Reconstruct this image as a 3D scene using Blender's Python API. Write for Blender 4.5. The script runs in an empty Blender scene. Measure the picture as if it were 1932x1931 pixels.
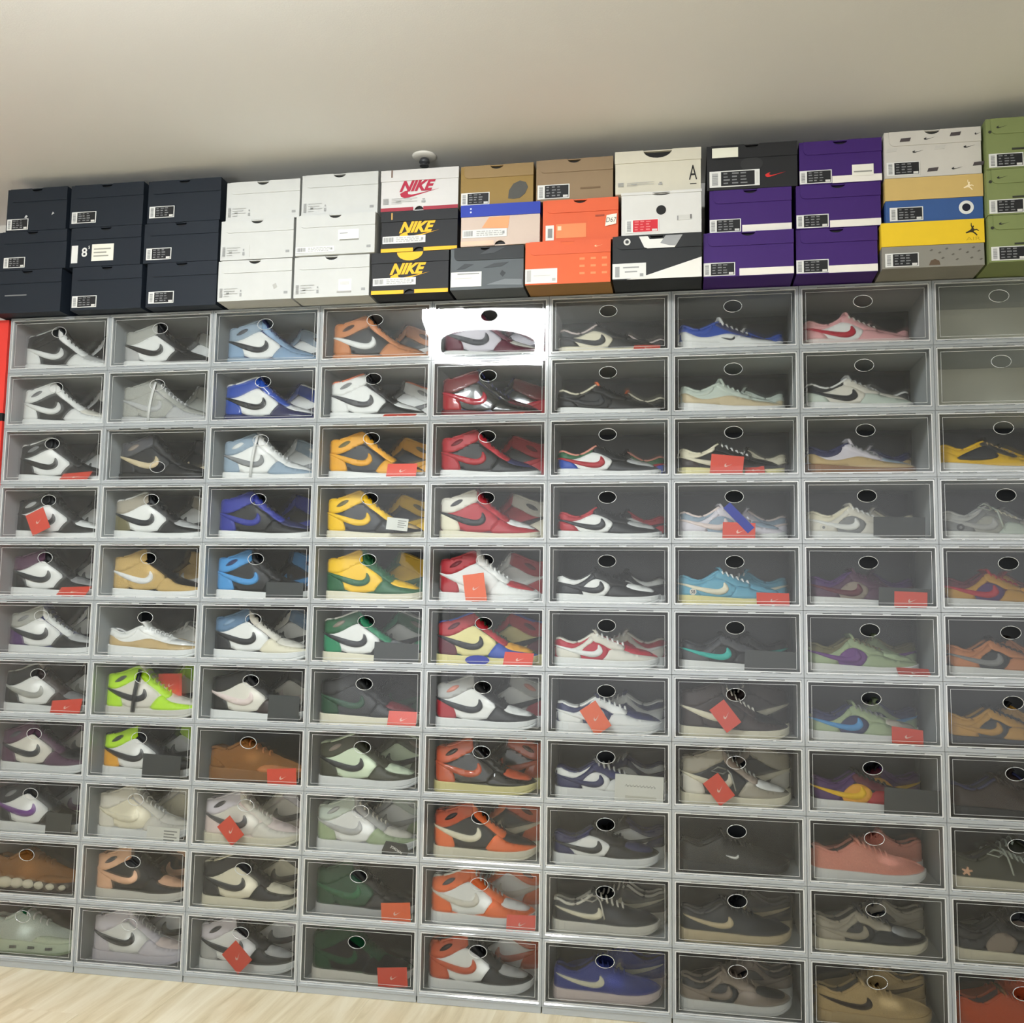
import bpy, bmesh, math, random
import numpy as np
from mathutils import Vector, Matrix
from mathutils.geometry import delaunay_2d_cdt
random.seed(7)
SC = bpy.context.scene
COL = SC.collection
PI = math.pi

# ------------------------------------------------------------------ camera
cd = bpy.data.cameras.new('camera')
cd.sensor_fit = 'HORIZONTAL'
cd.sensor_width = 36.0
cd.lens = 36.0 * 1854.2 / 1932.0
cd.clip_start = 0.02
cam = bpy.data.objects.new('camera', cd)
COL.objects.link(cam)
SC.camera = cam
yaw, pitch, roll = 0.1771, 0.0998, -0.0149
RM = (Matrix.Rotation(yaw, 3, 'Z') @ Matrix.Rotation(pitch, 3, 'X') @ Matrix.Rotation(roll, 3, 'Y')
      @ Matrix.Rotation(PI / 2, 3, 'X'))
cam.matrix_world = Matrix.Translation((2.1452, -2.7567, 1.0881)) @ RM.to_4x4()

# ------------------------------------------------------------------ world, exposure
w = bpy.data.worlds.new('room_light')
SC.world = w
w.use_nodes = True
w.node_tree.nodes['Background'].inputs[0].default_value = (0.99, 0.99, 0.98, 1)
w.node_tree.nodes['Background'].inputs[1].default_value = 0.85
SC.view_settings.view_transform = 'Standard'
SC.view_settings.look = 'None'
SC.view_settings.exposure = 1.2
SC.view_settings.gamma = 1.0
SC.view_settings.use_curve_mapping = False
cy = SC.cycles
cy.max_bounces = 8
cy.diffuse_bounces = 3
cy.glossy_bounces = 3
cy.transmission_bounces = 6
cy.transparent_max_bounces = 24
cy.caustics_reflective = False
cy.caustics_refractive = False
cy.sample_clamp_indirect = 3.0
cy.use_denoising = True
LAMP_EMIT = 41.0
FILL_UPLIGHT = 52.0  # strength of the added, unseen fill lamp
CEIL = 2.45

# ------------------------------------------------------------------ helpers
def lin(c):
    c = c / 255.0
    return c / 12.92 if c <= 0.04045 else ((c + 0.055) / 1.055) ** 2.4

def rgb(t):
    return (lin(t[0]), lin(t[1]), lin(t[2]), 1.0)

def nd(nt, t, **kw):
    n = nt.nodes.new(t)
    for k, v in kw.items():
        n.inputs[k].default_value = v
    return n

def newmat(name):
    m = bpy.data.materials.new(name)
    m.use_nodes = True
    m.node_tree.nodes.clear()
    return m, m.node_tree

def out(nt, sock):
    o = nt.nodes.new('ShaderNodeOutputMaterial')
    nt.links.new(sock, o.inputs[0])

def solid(name, c, rough=0.6, vary=0.10, scale=60, bump=0.0, metal=0.0, spec=0.4, coat=0.0):
    m, nt = newmat(name)
    b = nd(nt, 'ShaderNodeBsdfPrincipled', Roughness=rough, Metallic=metal)
    b.inputs['Specular IOR Level'].default_value = spec
    b.inputs['Coat Weight'].default_value = coat
    col = rgb(c)
    if vary > 0 or bump > 0:
        tc = nt.nodes.new('ShaderNodeTexCoord')
        no = nd(nt, 'ShaderNodeTexNoise', Scale=scale, Detail=2.0)
        nt.links.new(tc.outputs['Object'], no.inputs['Vector'])
        mx = nt.nodes.new('ShaderNodeMix')
        mx.data_type = 'RGBA'
        mx.inputs[6].default_value = tuple(x * (1 - vary) for x in col[:3]) + (1,)
        mx.inputs[7].default_value = tuple(min(1, x * (1 + vary)) for x in col[:3]) + (1,)
        nt.links.new(no.outputs['Fac'], mx.inputs[0])
        nt.links.new(mx.outputs[2], b.inputs['Base Color'])
        if bump > 0:
            bp = nd(nt, 'ShaderNodeBump', Strength=bump, Distance=0.002)
            nt.links.new(no.outputs['Fac'], bp.inputs['Height'])
            nt.links.new(bp.outputs[0], b.inputs['Normal'])
    else:
        b.inputs['Base Color'].default_value = col
    out(nt, b.outputs[0])
    return m

def mesh(name, verts, faces, smooth=False, mats=None, idx=None):
    me = bpy.data.meshes.new(name)
    me.from_pydata([tuple(v) for v in verts], [], faces)
    me.validate()
    bm = bmesh.new(); bm.from_mesh(me)
    bmesh.ops.recalc_face_normals(bm, faces=bm.faces)
    bm.to_mesh(me); bm.free()
    if smooth:
        me.polygons.foreach_set('use_smooth', [True] * len(me.polygons))
    for m in (mats or []):
        me.materials.append(m)
    if idx is not None and len(idx) == len(me.polygons):
        me.polygons.foreach_set('material_index', idx)
    return me

class MB:
    """collects verts and faces of one mesh"""
    def __init__(s):
        s.v, s.f = [], []
    def add(s, v, f):
        o = len(s.v); s.v += list(v); s.f += [tuple(i + o for i in q) for q in f]
        return s
    def box(s, x0, x1, y0, y1, z0, z1):
        v = [(x0, y0, z0), (x1, y0, z0), (x1, y1, z0), (x0, y1, z0), (x0, y0, z1), (x1, y0, z1), (x1, y1, z1), (x0, y1, z1)]
        return s.add(v, [(0, 3, 2, 1), (4, 5, 6, 7), (0, 1, 5, 4), (1, 2, 6, 5), (2, 3, 7, 6), (3, 0, 4, 7)])
    def ring(s, o, i, y0, y1):
        """rectangular frame, o and i = (x0,x1,z0,z1)"""
        def c(r, y): return [(r[0], y, r[2]), (r[1], y, r[2]), (r[1], y, r[3]), (r[0], y, r[3])]
        v = c(o, y0) + c(i, y0) + c(o, y1) + c(i, y1)
        f = []
        for k in range(4):
            n = (k + 1) % 4
            f += [(k, n, 4 + n, 4 + k), (8 + k, 12 + k, 12 + n, 8 + n), (k, 8 + k, 8 + n, n), (4 + k, 4 + n, 12 + n, 12 + k)]
        return s.add(v, f)
    def prism(s, poly, y0, y1):
        """poly in (x,z) extruded from y0 to y1 (front y0)"""
        n = len(poly)
        r = delaunay_2d_cdt([Vector(p) for p in poly], [], [list(range(n))], 1, 1e-7)
        V = r[0]
        tris = [tuple(q) for q in r[2]]
        m = len(V)
        v = [(p[0], y0, p[1]) for p in V] + [(p[0], y1, p[1]) for p in V]
        f = [t for t in tris] + [tuple(i + m for i in reversed(t)) for t in tris]
        cnt = {}
        for t in tris:
            for a, b in zip(t, t[1:] + t[:1]):
                cnt[(min(a, b), max(a, b))] = cnt.get((min(a, b), max(a, b)), 0) + 1
        f += [(a, b, b + m, a + m) for (a, b), c in cnt.items() if c == 1]
        return s.add(v, f)
    def tube(s, pts, r, n=6, flat=1.0):
        pts = [Vector(p) for p in pts]
        rings = []
        for i, p in enumerate(pts):
            d = (pts[min(i + 1, len(pts) - 1)] - pts[max(i - 1, 0)]).normalized()
            a = d.cross(Vector((1, 0, 0)))
            if a.length < 0.2: a = d.cross(Vector((0, 0, 1)))
            a.normalize(); b = d.cross(a)
            rings.append([p + a * r * flat * math.cos(2 * PI * k / n) + b * r * math.sin(2 * PI * k / n) for k in range(n)])
        v = [tuple(q) for g in rings for q in g]
        f = [(i * n + k, i * n + (k + 1) % n, (i + 1) * n + (k + 1) % n, (i + 1) * n + k) for i in range(len(pts) - 1) for k in range(n)]
        f += [tuple(range(n - 1, -1, -1)), tuple((len(pts) - 1) * n + k for k in range(n))]
        return s.add(v, f)
    def mesh(s, name, mats=None, smooth=False):
        return mesh(name, s.v, s.f, smooth, mats)

def link(name, me, parent=None, loc=None, mat=None):
    o = bpy.data.objects.new(name, me)
    COL.objects.link(o)
    if parent: o.parent = parent
    if loc: o.location = loc
    if mat:
        o.material_slots[0].link = 'OBJECT'
        o.material_slots[0].material = mat
    return o

def thing(name, label, cat, loc=(0, 0, 0), rotz=0, group=None):
    o = bpy.data.objects.new(name, None)
    o.empty_display_size = 0.02
    COL.objects.link(o)
    o.location = loc; o.rotation_euler = (0, 0, rotz)
    o['label'] = label; o['category'] = cat
    if group: o['group'] = group
    return o

def struct(name, me, loc=None):
    o = link(name, me, None, loc)
    o['kind'] = 'structure'
    return o

# ------------------------------------------------------------------ palette
PAL = dict(
    white=(244, 244, 240), cream=(240, 232, 206), offwhite=(232, 227, 214), black=(13, 15, 18), charcoal=(34, 37, 42),
    navy=(40, 44, 86), grey=(140, 141, 142), lightgrey=(190, 190, 188), darkgrey=(78, 78, 82), silver=(176, 176, 168),
    red=(176, 34, 46), darkred=(112, 20, 32), maroon=(96, 34, 50), crimson=(186, 30, 54), orange=(243, 116, 60), rust=(208, 90, 52),
    brown=(140, 94, 50), copper=(204, 132, 84), mustard=(196, 146, 58), amber=(240, 172, 52), yellow=(252, 200, 28),
    paleyellow=(238, 226, 160), tan=(204, 176, 126), gold=(204, 172, 112), peach=(244, 192, 156), pink=(232, 172, 172),
    salmon=(236, 156, 138), indigo=(62, 72, 142), blush=(238, 220, 214), lilac=(224, 218, 226), blue=(36, 76, 172), royal=(46, 56, 150),
    skyblue=(80, 154, 216), paleblue=(140, 168, 196), steelblue=(150, 168, 184), cementblue=(96, 128, 160), teal=(46, 188, 176),
    aqua=(104, 170, 196), green=(38, 136, 96), darkgreen=(22, 66, 42), forest=(26, 92, 56), olive=(112, 106, 74), sage=(168, 184, 146),
    mint=(208, 218, 206), neon=(196, 246, 46), palegreen=(222, 236, 206), purple=(72, 36, 96), plum=(84, 52, 76),
    violet=(112, 62, 136), taupe=(148, 134, 122), stone=(172, 164, 148), darkolive=(58, 60, 46), darkbrown=(50, 38, 36), sand=(214, 196, 160))
WORD = dict(offwhite='off-white', lightgrey='light grey', darkgrey='dark grey', darkred='dark red', paleyellow='pale yellow',
            skyblue='sky blue', paleblue='pale blue', steelblue='steel blue', cementblue='greyish blue', darkgreen='dark green',
            palegreen='pale green', darkolive='dark olive', darkbrown='dark brown', neon='neon yellow-green')
MATS = {}
def pm(k, kind='leather'):
    key = (k, kind)
    if key not in MATS:
        c = PAL[k]
        if kind == 'sole': MATS[key] = solid('rubber_' + k, c, 0.55, 0.04, 40)
        elif kind == 'patent': MATS[key] = solid('patent_' + k, c, 0.12, 0.10, 60, coat=0.6)
        elif kind == 'suede': MATS[key] = solid('suede_' + k, c, 0.95, 0.22, 350, bump=0.5, spec=0.1)
        else: MATS[key] = solid('leather_' + k, c, 0.5, 0.05, 90)
    return MATS[key]

# plastics
def plastic_door():
    m, nt = newmat('frosted_clear_door')
    t = nd(nt, 'ShaderNodeBsdfTransparent', Color=(0.97, 0.98, 0.98, 1))
    r = nd(nt, 'ShaderNodeBsdfRefraction', Color=(0.96, 0.97, 0.97, 1), Roughness=0.32, IOR=1.2)
    d = nd(nt, 'ShaderNodeBsdfDiffuse', Color=(0.86, 0.89, 0.90, 1))
    g = nd(nt, 'ShaderNodeBsdfGlossy', Color=(1, 1, 1, 1), Roughness=0.02)
    f = nd(nt, 'ShaderNodeFresnel', IOR=1.32)
    m1 = nd(nt, 'ShaderNodeMixShader', Fac=0.13)
    m2 = nd(nt, 'ShaderNodeMixShader', Fac=0.005)
    m3 = nt.nodes.new('ShaderNodeMixShader')
    L = nt.links.new
    L(t.outputs[0], m1.inputs[1]); L(r.outputs[0], m1.inputs[2])
    L(m1.outputs[0], m2.inputs[1]); L(d.outputs[0], m2.inputs[2])
    L(f.outputs[0], m3.inputs[0]); L(m2.outputs[0], m3.inputs[1]); L(g.outputs[0], m3.inputs[2])
    out(nt, m3.outputs[0])
    return m

def plastic_milky(name, c, tr, tl, rough, gl=0.08):
    m, nt = newmat(name)
    col = rgb(c)
    t = nd(nt, 'ShaderNodeBsdfTransparent', Color=(0.95, 0.96, 0.96, 1))
    l = nd(nt, 'ShaderNodeBsdfTranslucent', Color=col)
    d = nd(nt, 'ShaderNodeBsdfDiffuse', Color=col)
    g = nd(nt, 'ShaderNodeBsdfGlossy', Color=(1, 1, 1, 1), Roughness=rough)
    a = nd(nt, 'ShaderNodeMixShader', Fac=tl)
    b = nd(nt, 'ShaderNodeMixShader', Fac=tr)
    e = nd(nt, 'ShaderNodeMixShader', Fac=gl)
    L = nt.links.new
    L(d.outputs[0], a.inputs[1]); L(l.outputs[0], a.inputs[2])
    L(a.outputs[0], b.inputs[1]); L(t.outputs[0], b.inputs[2])
    L(b.outputs[0], e.inputs[1]); L(g.outputs[0], e.inputs[2])
    out(nt, e.outputs[0])
    return m

M_DOOR = plastic_door()
M_FRAME = plastic_milky('clear_plastic_flange', (208, 214, 218), 0.40, 0.35, 0.07, 0.10)
M_SHELL = plastic_milky('frosted_plastic_shell', (243, 246, 246), 0.32, 0.40, 0.25, 0.04)
M_RIM = plastic_milky('clear_plastic_rim', (240, 243, 244), 0.25, 0.3, 0.05, 0.15)
M_BACK = solid('shaded_plastic_back', (24, 29, 36), 0.4, 0.05, 10)  # dark tone paints in the unlit depth of a filled case
M_BACK2 = solid('lit_plastic_back', (228, 226, 206), 0.5, 0.05, 10)  # pale tone paints in the light bouncing inside an empty case

# ------------------------------------------------------------------ room
def room():
    # ceiling
    m, nt = newmat('painted_ceiling')
    b = nd(nt, 'ShaderNodeBsdfPrincipled', Roughness=0.8)
    tc = nt.nodes.new('ShaderNodeTexCoord')
    no = nd(nt, 'ShaderNodeTexNoise', Scale=220.0, Detail=3.0)
    bp = nd(nt, 'ShaderNodeBump', Strength=0.12, Distance=0.002)
    nt.links.new(tc.outputs['Object'], no.inputs['Vector'])
    nt.links.new(no.outputs['Fac'], bp.inputs['Height'])
    nt.links.new(bp.outputs[0], b.inputs['Normal'])
    b.inputs['Base Color'].default_value = rgb((222, 222, 219))
    out(nt, b.outputs[0])
    X0, X1, Y0, Y1 = -1.2, 5.6, -6.5, 0.31
    struct('ceiling', MB().box(X0, X1, Y0, Y1, CEIL, CEIL + 0.1).mesh('ceiling', [m]))
    wm = solid('white_wall_paint', (214, 212, 206), 0.8, 0.03, 30)
    struct('wall_back', MB().box(X0, X1, Y1, Y1 + 0.1, -0.05, CEIL + 0.1).mesh('wall_back', [wm]))
    struct('wall_left', MB().box(X0 - 0.1, X0, Y0, Y1 + 0.1, -0.05, CEIL + 0.1).mesh('wall_left', [wm]))
    struct('wall_right', MB().box(X1, X1 + 0.1, Y0, Y1 + 0.1, -0.05, CEIL + 0.1).mesh('wall_right', [wm]))
    # floor : pale wood with long grain running away from the wall
    m, nt = newmat('pale_wood_floor')
    L = nt.links.new
    b = nd(nt, 'ShaderNodeBsdfPrincipled', Roughness=0.42)
    tc = nt.nodes.new('ShaderNodeTexCoord')
    mp = nt.nodes.new('ShaderNodeMapping')
    mp.inputs['Scale'].default_value = (1.0, 0.09, 1.0)
    L(tc.outputs['Object'], mp.inputs['Vector'])
    n1 = nd(nt, 'ShaderNodeTexNoise', Scale=26.0, Detail=5.0, Roughness=0.6, Distortion=0.6)
    n2 = nd(nt, 'ShaderNodeTexNoise', Scale=7.0, Detail=2.0)
    L(mp.outputs[0], n1.inputs['Vector']); L(mp.outputs[0], n2.inputs['Vector'])
    ad = nt.nodes.new('ShaderNodeMath'); ad.operation = 'MULTIPLY_ADD'
    L(n1.outputs['Fac'], ad.inputs[0]); ad.inputs[1].default_value = 0.62
    m2 = nt.nodes.new('ShaderNodeMath'); m2.operation = 'MULTIPLY'; m2.inputs[1].default_value = 0.38
    L(n2.outputs['Fac'], m2.inputs[0]); L(m2.outputs[0], ad.inputs[2])
    cr = nt.nodes.new('ShaderNodeValToRGB')
    e = cr.color_ramp.elements
    e[0].position = 0.34; e[0].color = rgb((190, 174, 138))
    e[1].position = 0.62; e[1].color = rgb((230, 220, 194))
    x = cr.color_ramp.elements.new(0.47); x.color = rgb((214, 200, 168))
    L(ad.outputs[0], cr.inputs[0]); L(cr.outputs[0], b.inputs['Base Color'])
    bp = nd(nt, 'ShaderNodeBump', Strength=0.08, Distance=0.001)
    L(n1.outputs['Fac'], bp.inputs['Height']); L(bp.outputs[0], b.inputs['Normal'])
    out(nt, b.outputs[0])
    fl = struct('floor', MB().box(X0, X1, Y0, Y1, -0.05, 0.0).mesh('floor', [m]))
    plank = MB().box(0, 0.1785, 0, 1.198, 0.0, 0.0006).mesh('plank', [m])
    k = 0
    for i in range(26):
        for j in range(2):
            yy = -1.9 + (i * 0.41) % 1.2 - 1.2 + j * 1.2
            o = link('plank', plank, fl, (-0.35 + i * 0.18, yy, 0.0)); k += 1

def lamp():
    t = thing('ceiling_lamp', 'long white panel lamp mounted above the room in front of the cases', 'lamp', (1.19, -1.82, CEIL), -math.radians(9))
    m, nt = newmat('opal_lamp_diffuser')
    em = nd(nt, 'ShaderNodeEmission', Color=(0.95, 0.985, 1.0, 1), Strength=LAMP_EMIT)
    out(nt, em.outputs[0])
    link('diffuser', MB().box(-0.275, 0.275, -0.40, 0.40, -0.075, -0.02).mesh('diffuser', [m]), t)
    link('mount', MB().box(-0.285, 0.285, -0.41, 0.41, -0.02, 0.0).mesh('mount', [solid('lamp_mount_white', (225, 225, 222), 0.5, 0)]), t)

def reflection_blocker():  # added out of view to cut a dark dome into the lamp's reflection
    t = thing('reflection_mask', 'added dark drum out of view, blocking part of the lamp reflection', 'light blocker', (1.213, -1.725, CEIL))
    m = solid('mask_dark', (46, 44, 44), 0.8, 0.05, 60)
    n = 40
    mb = MB().prism([(0.225 * math.cos(2 * PI * k / n), 0.225 * math.sin(2 * PI * k / n)) for k in range(n)], -0.02, 0.02)
    o = link('drum', mb.mesh('drum', [m]), t, (0, 0, -0.115)); o.rotation_euler = (PI / 2, 0, 0)  # body of the added reflection mask
    link('stem', MB().box(-0.006, 0.006, -0.006, 0.006, -0.1, -0.074).mesh('stem', [m]), t)

def added_uplight():  # added lamp, never in view, lifts the ceiling and fills the room
    t = thing('added_uplight', 'added floor lamp, out of view, shining up to brighten the ceiling', 'lamp', (0.85, -2.35, 0.0))
    mt = solid('added_lamp_metal', (60, 60, 62), 0.4, 0, metal=0.8)
    def lathe(prof, n=32):
        v, f = [], []
        for r, z in prof:
            v += [(r * math.cos(2 * PI * k / n), r * math.sin(2 * PI * k / n), z) for k in range(n)]
        for i in range(len(prof) - 1):
            f += [(i * n + k, i * n + (k + 1) % n, (i + 1) * n + (k + 1) % n, (i + 1) * n + k) for k in range(n)]
        return v, f
    link('base', MB().add(*lathe([(0.001, 0.001), (0.14, 0.001), (0.14, 0.02), (0.02, 0.03), (0.014, 0.05)])).mesh('base', [mt], True), t)  # base of the added lamp
    link('added_lamp_pole', MB().add(*lathe([(0.012, 0.03), (0.012, 1.25)])).mesh('added_lamp_pole', [mt], True), t)
    link('added_lamp_bowl', MB().add(*lathe([(0.012, 1.22), (0.09, 1.25), (0.19, 1.34), (0.20, 1.38), (0.195, 1.38), (0.18, 1.34), (0.05, 1.27), (0.001, 1.27)])).mesh('added_lamp_bowl', [mt], True), t)
    m, nt = newmat('added_uplight_glow')
    em = nd(nt, 'ShaderNodeEmission', Color=(0.95, 0.985, 1.0, 1), Strength=FILL_UPLIGHT)
    out(nt, em.outputs[0])
    link('glow_plate', MB().add(*lathe([(0.001, 1.325), (0.15, 1.325), (0.15, 1.318), (0.001, 1.318)])).mesh('glow_plate', [m]), t)

def sprinkler():
    t = thing('fire_sprinkler', 'small round white ceiling fitting with a dark sprinkler head above the boxes', 'sprinkler', (1.367, 0.0, CEIL))
    wm = solid('sprinkler_plate_white', (232, 230, 222), 0.5, 0)
    dm = solid('sprinkler_head_metal', (92, 94, 98), 0.35, 0, metal=0.6)
    def lathe(prof, n=24):
        v, f = [], []
        for r, z in prof:
            v += [(r * math.cos(2 * PI * k / n), r * math.sin(2 * PI * k / n), z) for k in range(n)]
        for i in range(len(prof) - 1):
            f += [(i * n + k, i * n + (k + 1) % n, (i + 1) * n + (k + 1) % n, (i + 1) * n + k) for k in range(n)]
        f += [tuple(range(n)), tuple((len(prof) - 1) * n + k for k in reversed(range(n)))]
        return v, f
    link('escutcheon', MB().add(*lathe([(0.037, 0), (0.037, -0.002), (0.032, -0.006), (0.020, -0.008)])).mesh('escutcheon', [wm], True), t)
    h = link('sprinkler_head', MB().add(*lathe([(0.013, -0.010), (0.014, -0.014), (0.016, -0.018), (0.016, -0.021), (0.007, -0.022), (0.006, -0.03)])).mesh('sprinkler_head', [dm], True), t)
    link('deflector', MB().add(*lathe([(0.014, -0.030), (0.014, -0.032)])).mesh('deflector', [dm]), h)

def red_cabinet():
    rm = solid('red_lacquer', (214, 58, 50), 0.45, 0.04, 8)
    t = thing('red_cabinet', 'tall red cabinet with a black band, left of the shoe cases', 'cabinet', (-0.235, 0.0, 0.0))
    link('carcass', MB().box(-0.228, 0.228, 0.004, 0.28, 0.0, 1.665).box(-0.228, 0.228, 0.004, 0.28, 1.69, 1.995).mesh('carcass', [rm]), t)
    b = link('band', MB().box(-0.2285, 0.2285, 0.002, 0.2805, 1.665, 1.69).mesh('band', [solid('black_band', (20, 20, 22), 0.5, 0)]), t)
    b['label'] = 'black band around the red cabinet'

# ------------------------------------------------------------------ drop-front cases
CW, CH, ZB, XB, CD = 0.3498, 0.18, 0.018, 0.004, 0.27
HZ = 0.724 * CH
def door_pane():
    x0, x1, z0, z1 = 0.0100, CW - 0.0100, 0.0150, CH - 0.0104
    cx, cz, a, b = CW / 2 - 0.004, HZ, 0.0245, 0.0165
    ang = sorted([2 * PI * k / 40 for k in range(40)] + [math.atan2(z - cz, x - cx) % (2 * PI) for x in (x0, x1) for z in (z0, z1)])
    n = len(ang)
    V = []
    for y in (0.004, 0.0068):
        for th in ang:
            c, s = math.cos(th), math.sin(th)
            tt = min([((x1 if c > 0 else x0) - cx) / c if abs(c) > 1e-9 else 9, ((z1 if s > 0 else z0) - cz) / s if abs(s) > 1e-9 else 9])
            V.append((cx + c * tt, y, cz + s * tt))
        for th in ang:
            V.append((cx + a * math.cos(th), y, cz + b * math.sin(th)))
    F = []
    for k in range(n):
        q = (k + 1) % n
        F += [(k, q, n + q, n + k), (2 * n + k, 3 * n + k, 3 * n + q, 2 * n + q), (n + k, n + q, 3 * n + q, 3 * n + k), (k, 2 * n + k, 2 * n + q, q)]
    rim = MB().tube([(cx + (a + .0006) * math.cos(2 * PI * k / 28), 0.0042, cz + (b + .0006) * math.sin(2 * PI * k / 28)) for k in range(29)], 0.0009, 5)
    return mesh('door', V, F, False, [M_DOOR]), rim.mesh('hole_rim', [M_RIM], True)

def case_meshes():
    e = 0.0006
    W, H = CW - e, CH - e
    t = 0.004
    shell = MB()
    shell.ring((e, W, e, H), (e + t, W - t, e + t, H - t), 0.0062, CD - 0.004).mesh
    sh = shell.mesh('shell', [M_SHELL])
    back = MB().box(e, W, CD - 0.004, CD, e, H)
    fl = MB().ring((e, W, e, H), (0.0068, CW - 0.0068, 0.0100, CH - 0.0062), 0.0, 0.006)
    fl.ring((e + .001, W - .001, e + .001, H - .001), (e + .0026, W - .0026, e + .0026, H - .0026), -0.0014, 0.0)
    for z in (0.0080, CH - 0.0040):           # sloping lips that face up towards the room lamps
        fl.add([(.008, -.0012, z), (CW - .008, -.0012, z), (CW - .008, .00125, z + .0035), (.008, .00125, z + .0035), (.008, .00125, z), (CW - .008, .00125, z)],
               [(0, 1, 2, 3), (0, 4, 5, 1), (4, 3, 2, 5), (0, 3, 4), (1, 5, 2)])
    flm = fl.mesh('front_frame', [M_FRAME])
    df = MB().ring((0.0073, CW - 0.0073, 0.0128, CH - 0.0082), (0.0102, CW - 0.0102, 0.0154, CH - 0.0106), 0.0008, 0.0088)
    df.ring((0.0185, CW - 0.0185, 0.0225, CH - 0.0185), (0.0193, CW - 0.0193, 0.0233, CH - 0.0193), 0.0032, 0.0040)
    dfm = df.mesh('door_frame', [M_RIM])
    hg = MB()
    for a, b in ((0.009, 0.03), (0.058, 0.066), (0.10, 0.135), (0.20, 0.236), (0.268, 0.275), (0.315, 0.341)):
        hg.box(a, b, 0.001, 0.0055, 0.0099, 0.0133)
    for a, b in ((0.009, 0.05), (0.125, 0.15), (0.205, 0.225), (0.30, 0.341)):
        hg.box(a, b, 0.001, 0.0055, CH - 0.0087, CH - 0.0061)
    hgm = hg.mesh('hinge_strip', [M_FRAME])
    pane, rim = door_pane()
    foot = MB().box(0, 0.03, 0, 0.03, -ZB + 0.0006, 0.0004)
    skirt = MB().box(0.002, CW - 0.002, 0.001, 0.0035, -ZB + 0.0012, 0.0004)
    return dict(shell=sh, back_panel=back.mesh('back_panel', [M_BACK]), front_frame=flm, door=pane, door_frame=dfm, hole_rim=rim, hinge_strip=hgm,
                foot=foot.mesh('foot', [M_FRAME]), skirt=skirt.mesh('skirt', [M_FRAME]))

ORD = ['', 'first', 'second', 'third', 'fourth', 'fifth', 'sixth', 'seventh', 'eighth', 'ninth', 'tenth']
def where(c, r):
    cs = 'leftmost column' if c == 1 else 'rightmost column' if c == 9 else ORD[c] + ' column from left'
    rs = 'top row' if r == 1 else 'bottom row' if r == 11 else ORD[r] + ' row'
    return cs + ', ' + rs
def cell0(c, r):
    return (c - 1) * CW + XB, ZB + (11 - r) * CH

def make_case(CM, c, r, desc):
    x, z = cell0(c, r)
    t = thing('shoe_case', ('clear case with ' + desc if desc else 'empty clear drop-front case') + ', ' + where(c, r), 'case', (x, 0, z), 0, 'drop-front shoe cases')
    link('shell', CM['shell'], t)
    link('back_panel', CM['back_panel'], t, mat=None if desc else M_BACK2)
    link('front_frame', CM['front_frame'], t)
    d = link('door', CM['door'], t)
    link('door_frame', CM['door_frame'], d)
    link('hole_rim', CM['hole_rim'], d)
    link('hinge_strip', CM['hinge_strip'], t)['kind'] = 'stuff'
    if (c, r) == (2, 3):      # this door is fitted upside down, its finger hole low
        d.rotation_euler = (0, PI, 0); d.location = (CW, 0.0108, CH + 0.004); d.scale = (1, 1, 1)
    if r == 11:
        for a in (0.004, CW - 0.034):
            for y in (0.004, CD - 0.034): link('foot', CM['foot'], t, (a, y, 0))
        link('skirt', CM['skirt'], t)
    return t

# ------------------------------------------------------------------ sneakers
def chaikin(p, n=1):
    for _ in range(n):
        q = []
        for a, b in zip(p, p[1:] + p[:1]):
            q += [(a[0] * .75 + b[0] * .25, a[1] * .75 + b[1] * .25), (a[0] * .25 + b[0] * .75, a[1] * .25 + b[1] * .75)]
        p = q
    return p

PLAN = [(0, .25), (.01, 1.6), (.03, 2.5), (.06, 3.1), (.12, 3.6), (.2, 3.8), (.35, 3.7), (.5, 4.0), (.62, 4.6), (.72, 4.9), (.82, 4.6), (.9, 3.8), (.95, 2.8), (.98, 1.8), (1, .25)]
KK = [(0, .35), (.3, .35), (.4, .45), (.5, .6), (.6, .75), (.7, .88), (.8, 1), (1, 1)]
def itp(t, u): return float(np.interp(u, [a for a, _ in t], [b for _, b in t]))

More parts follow.
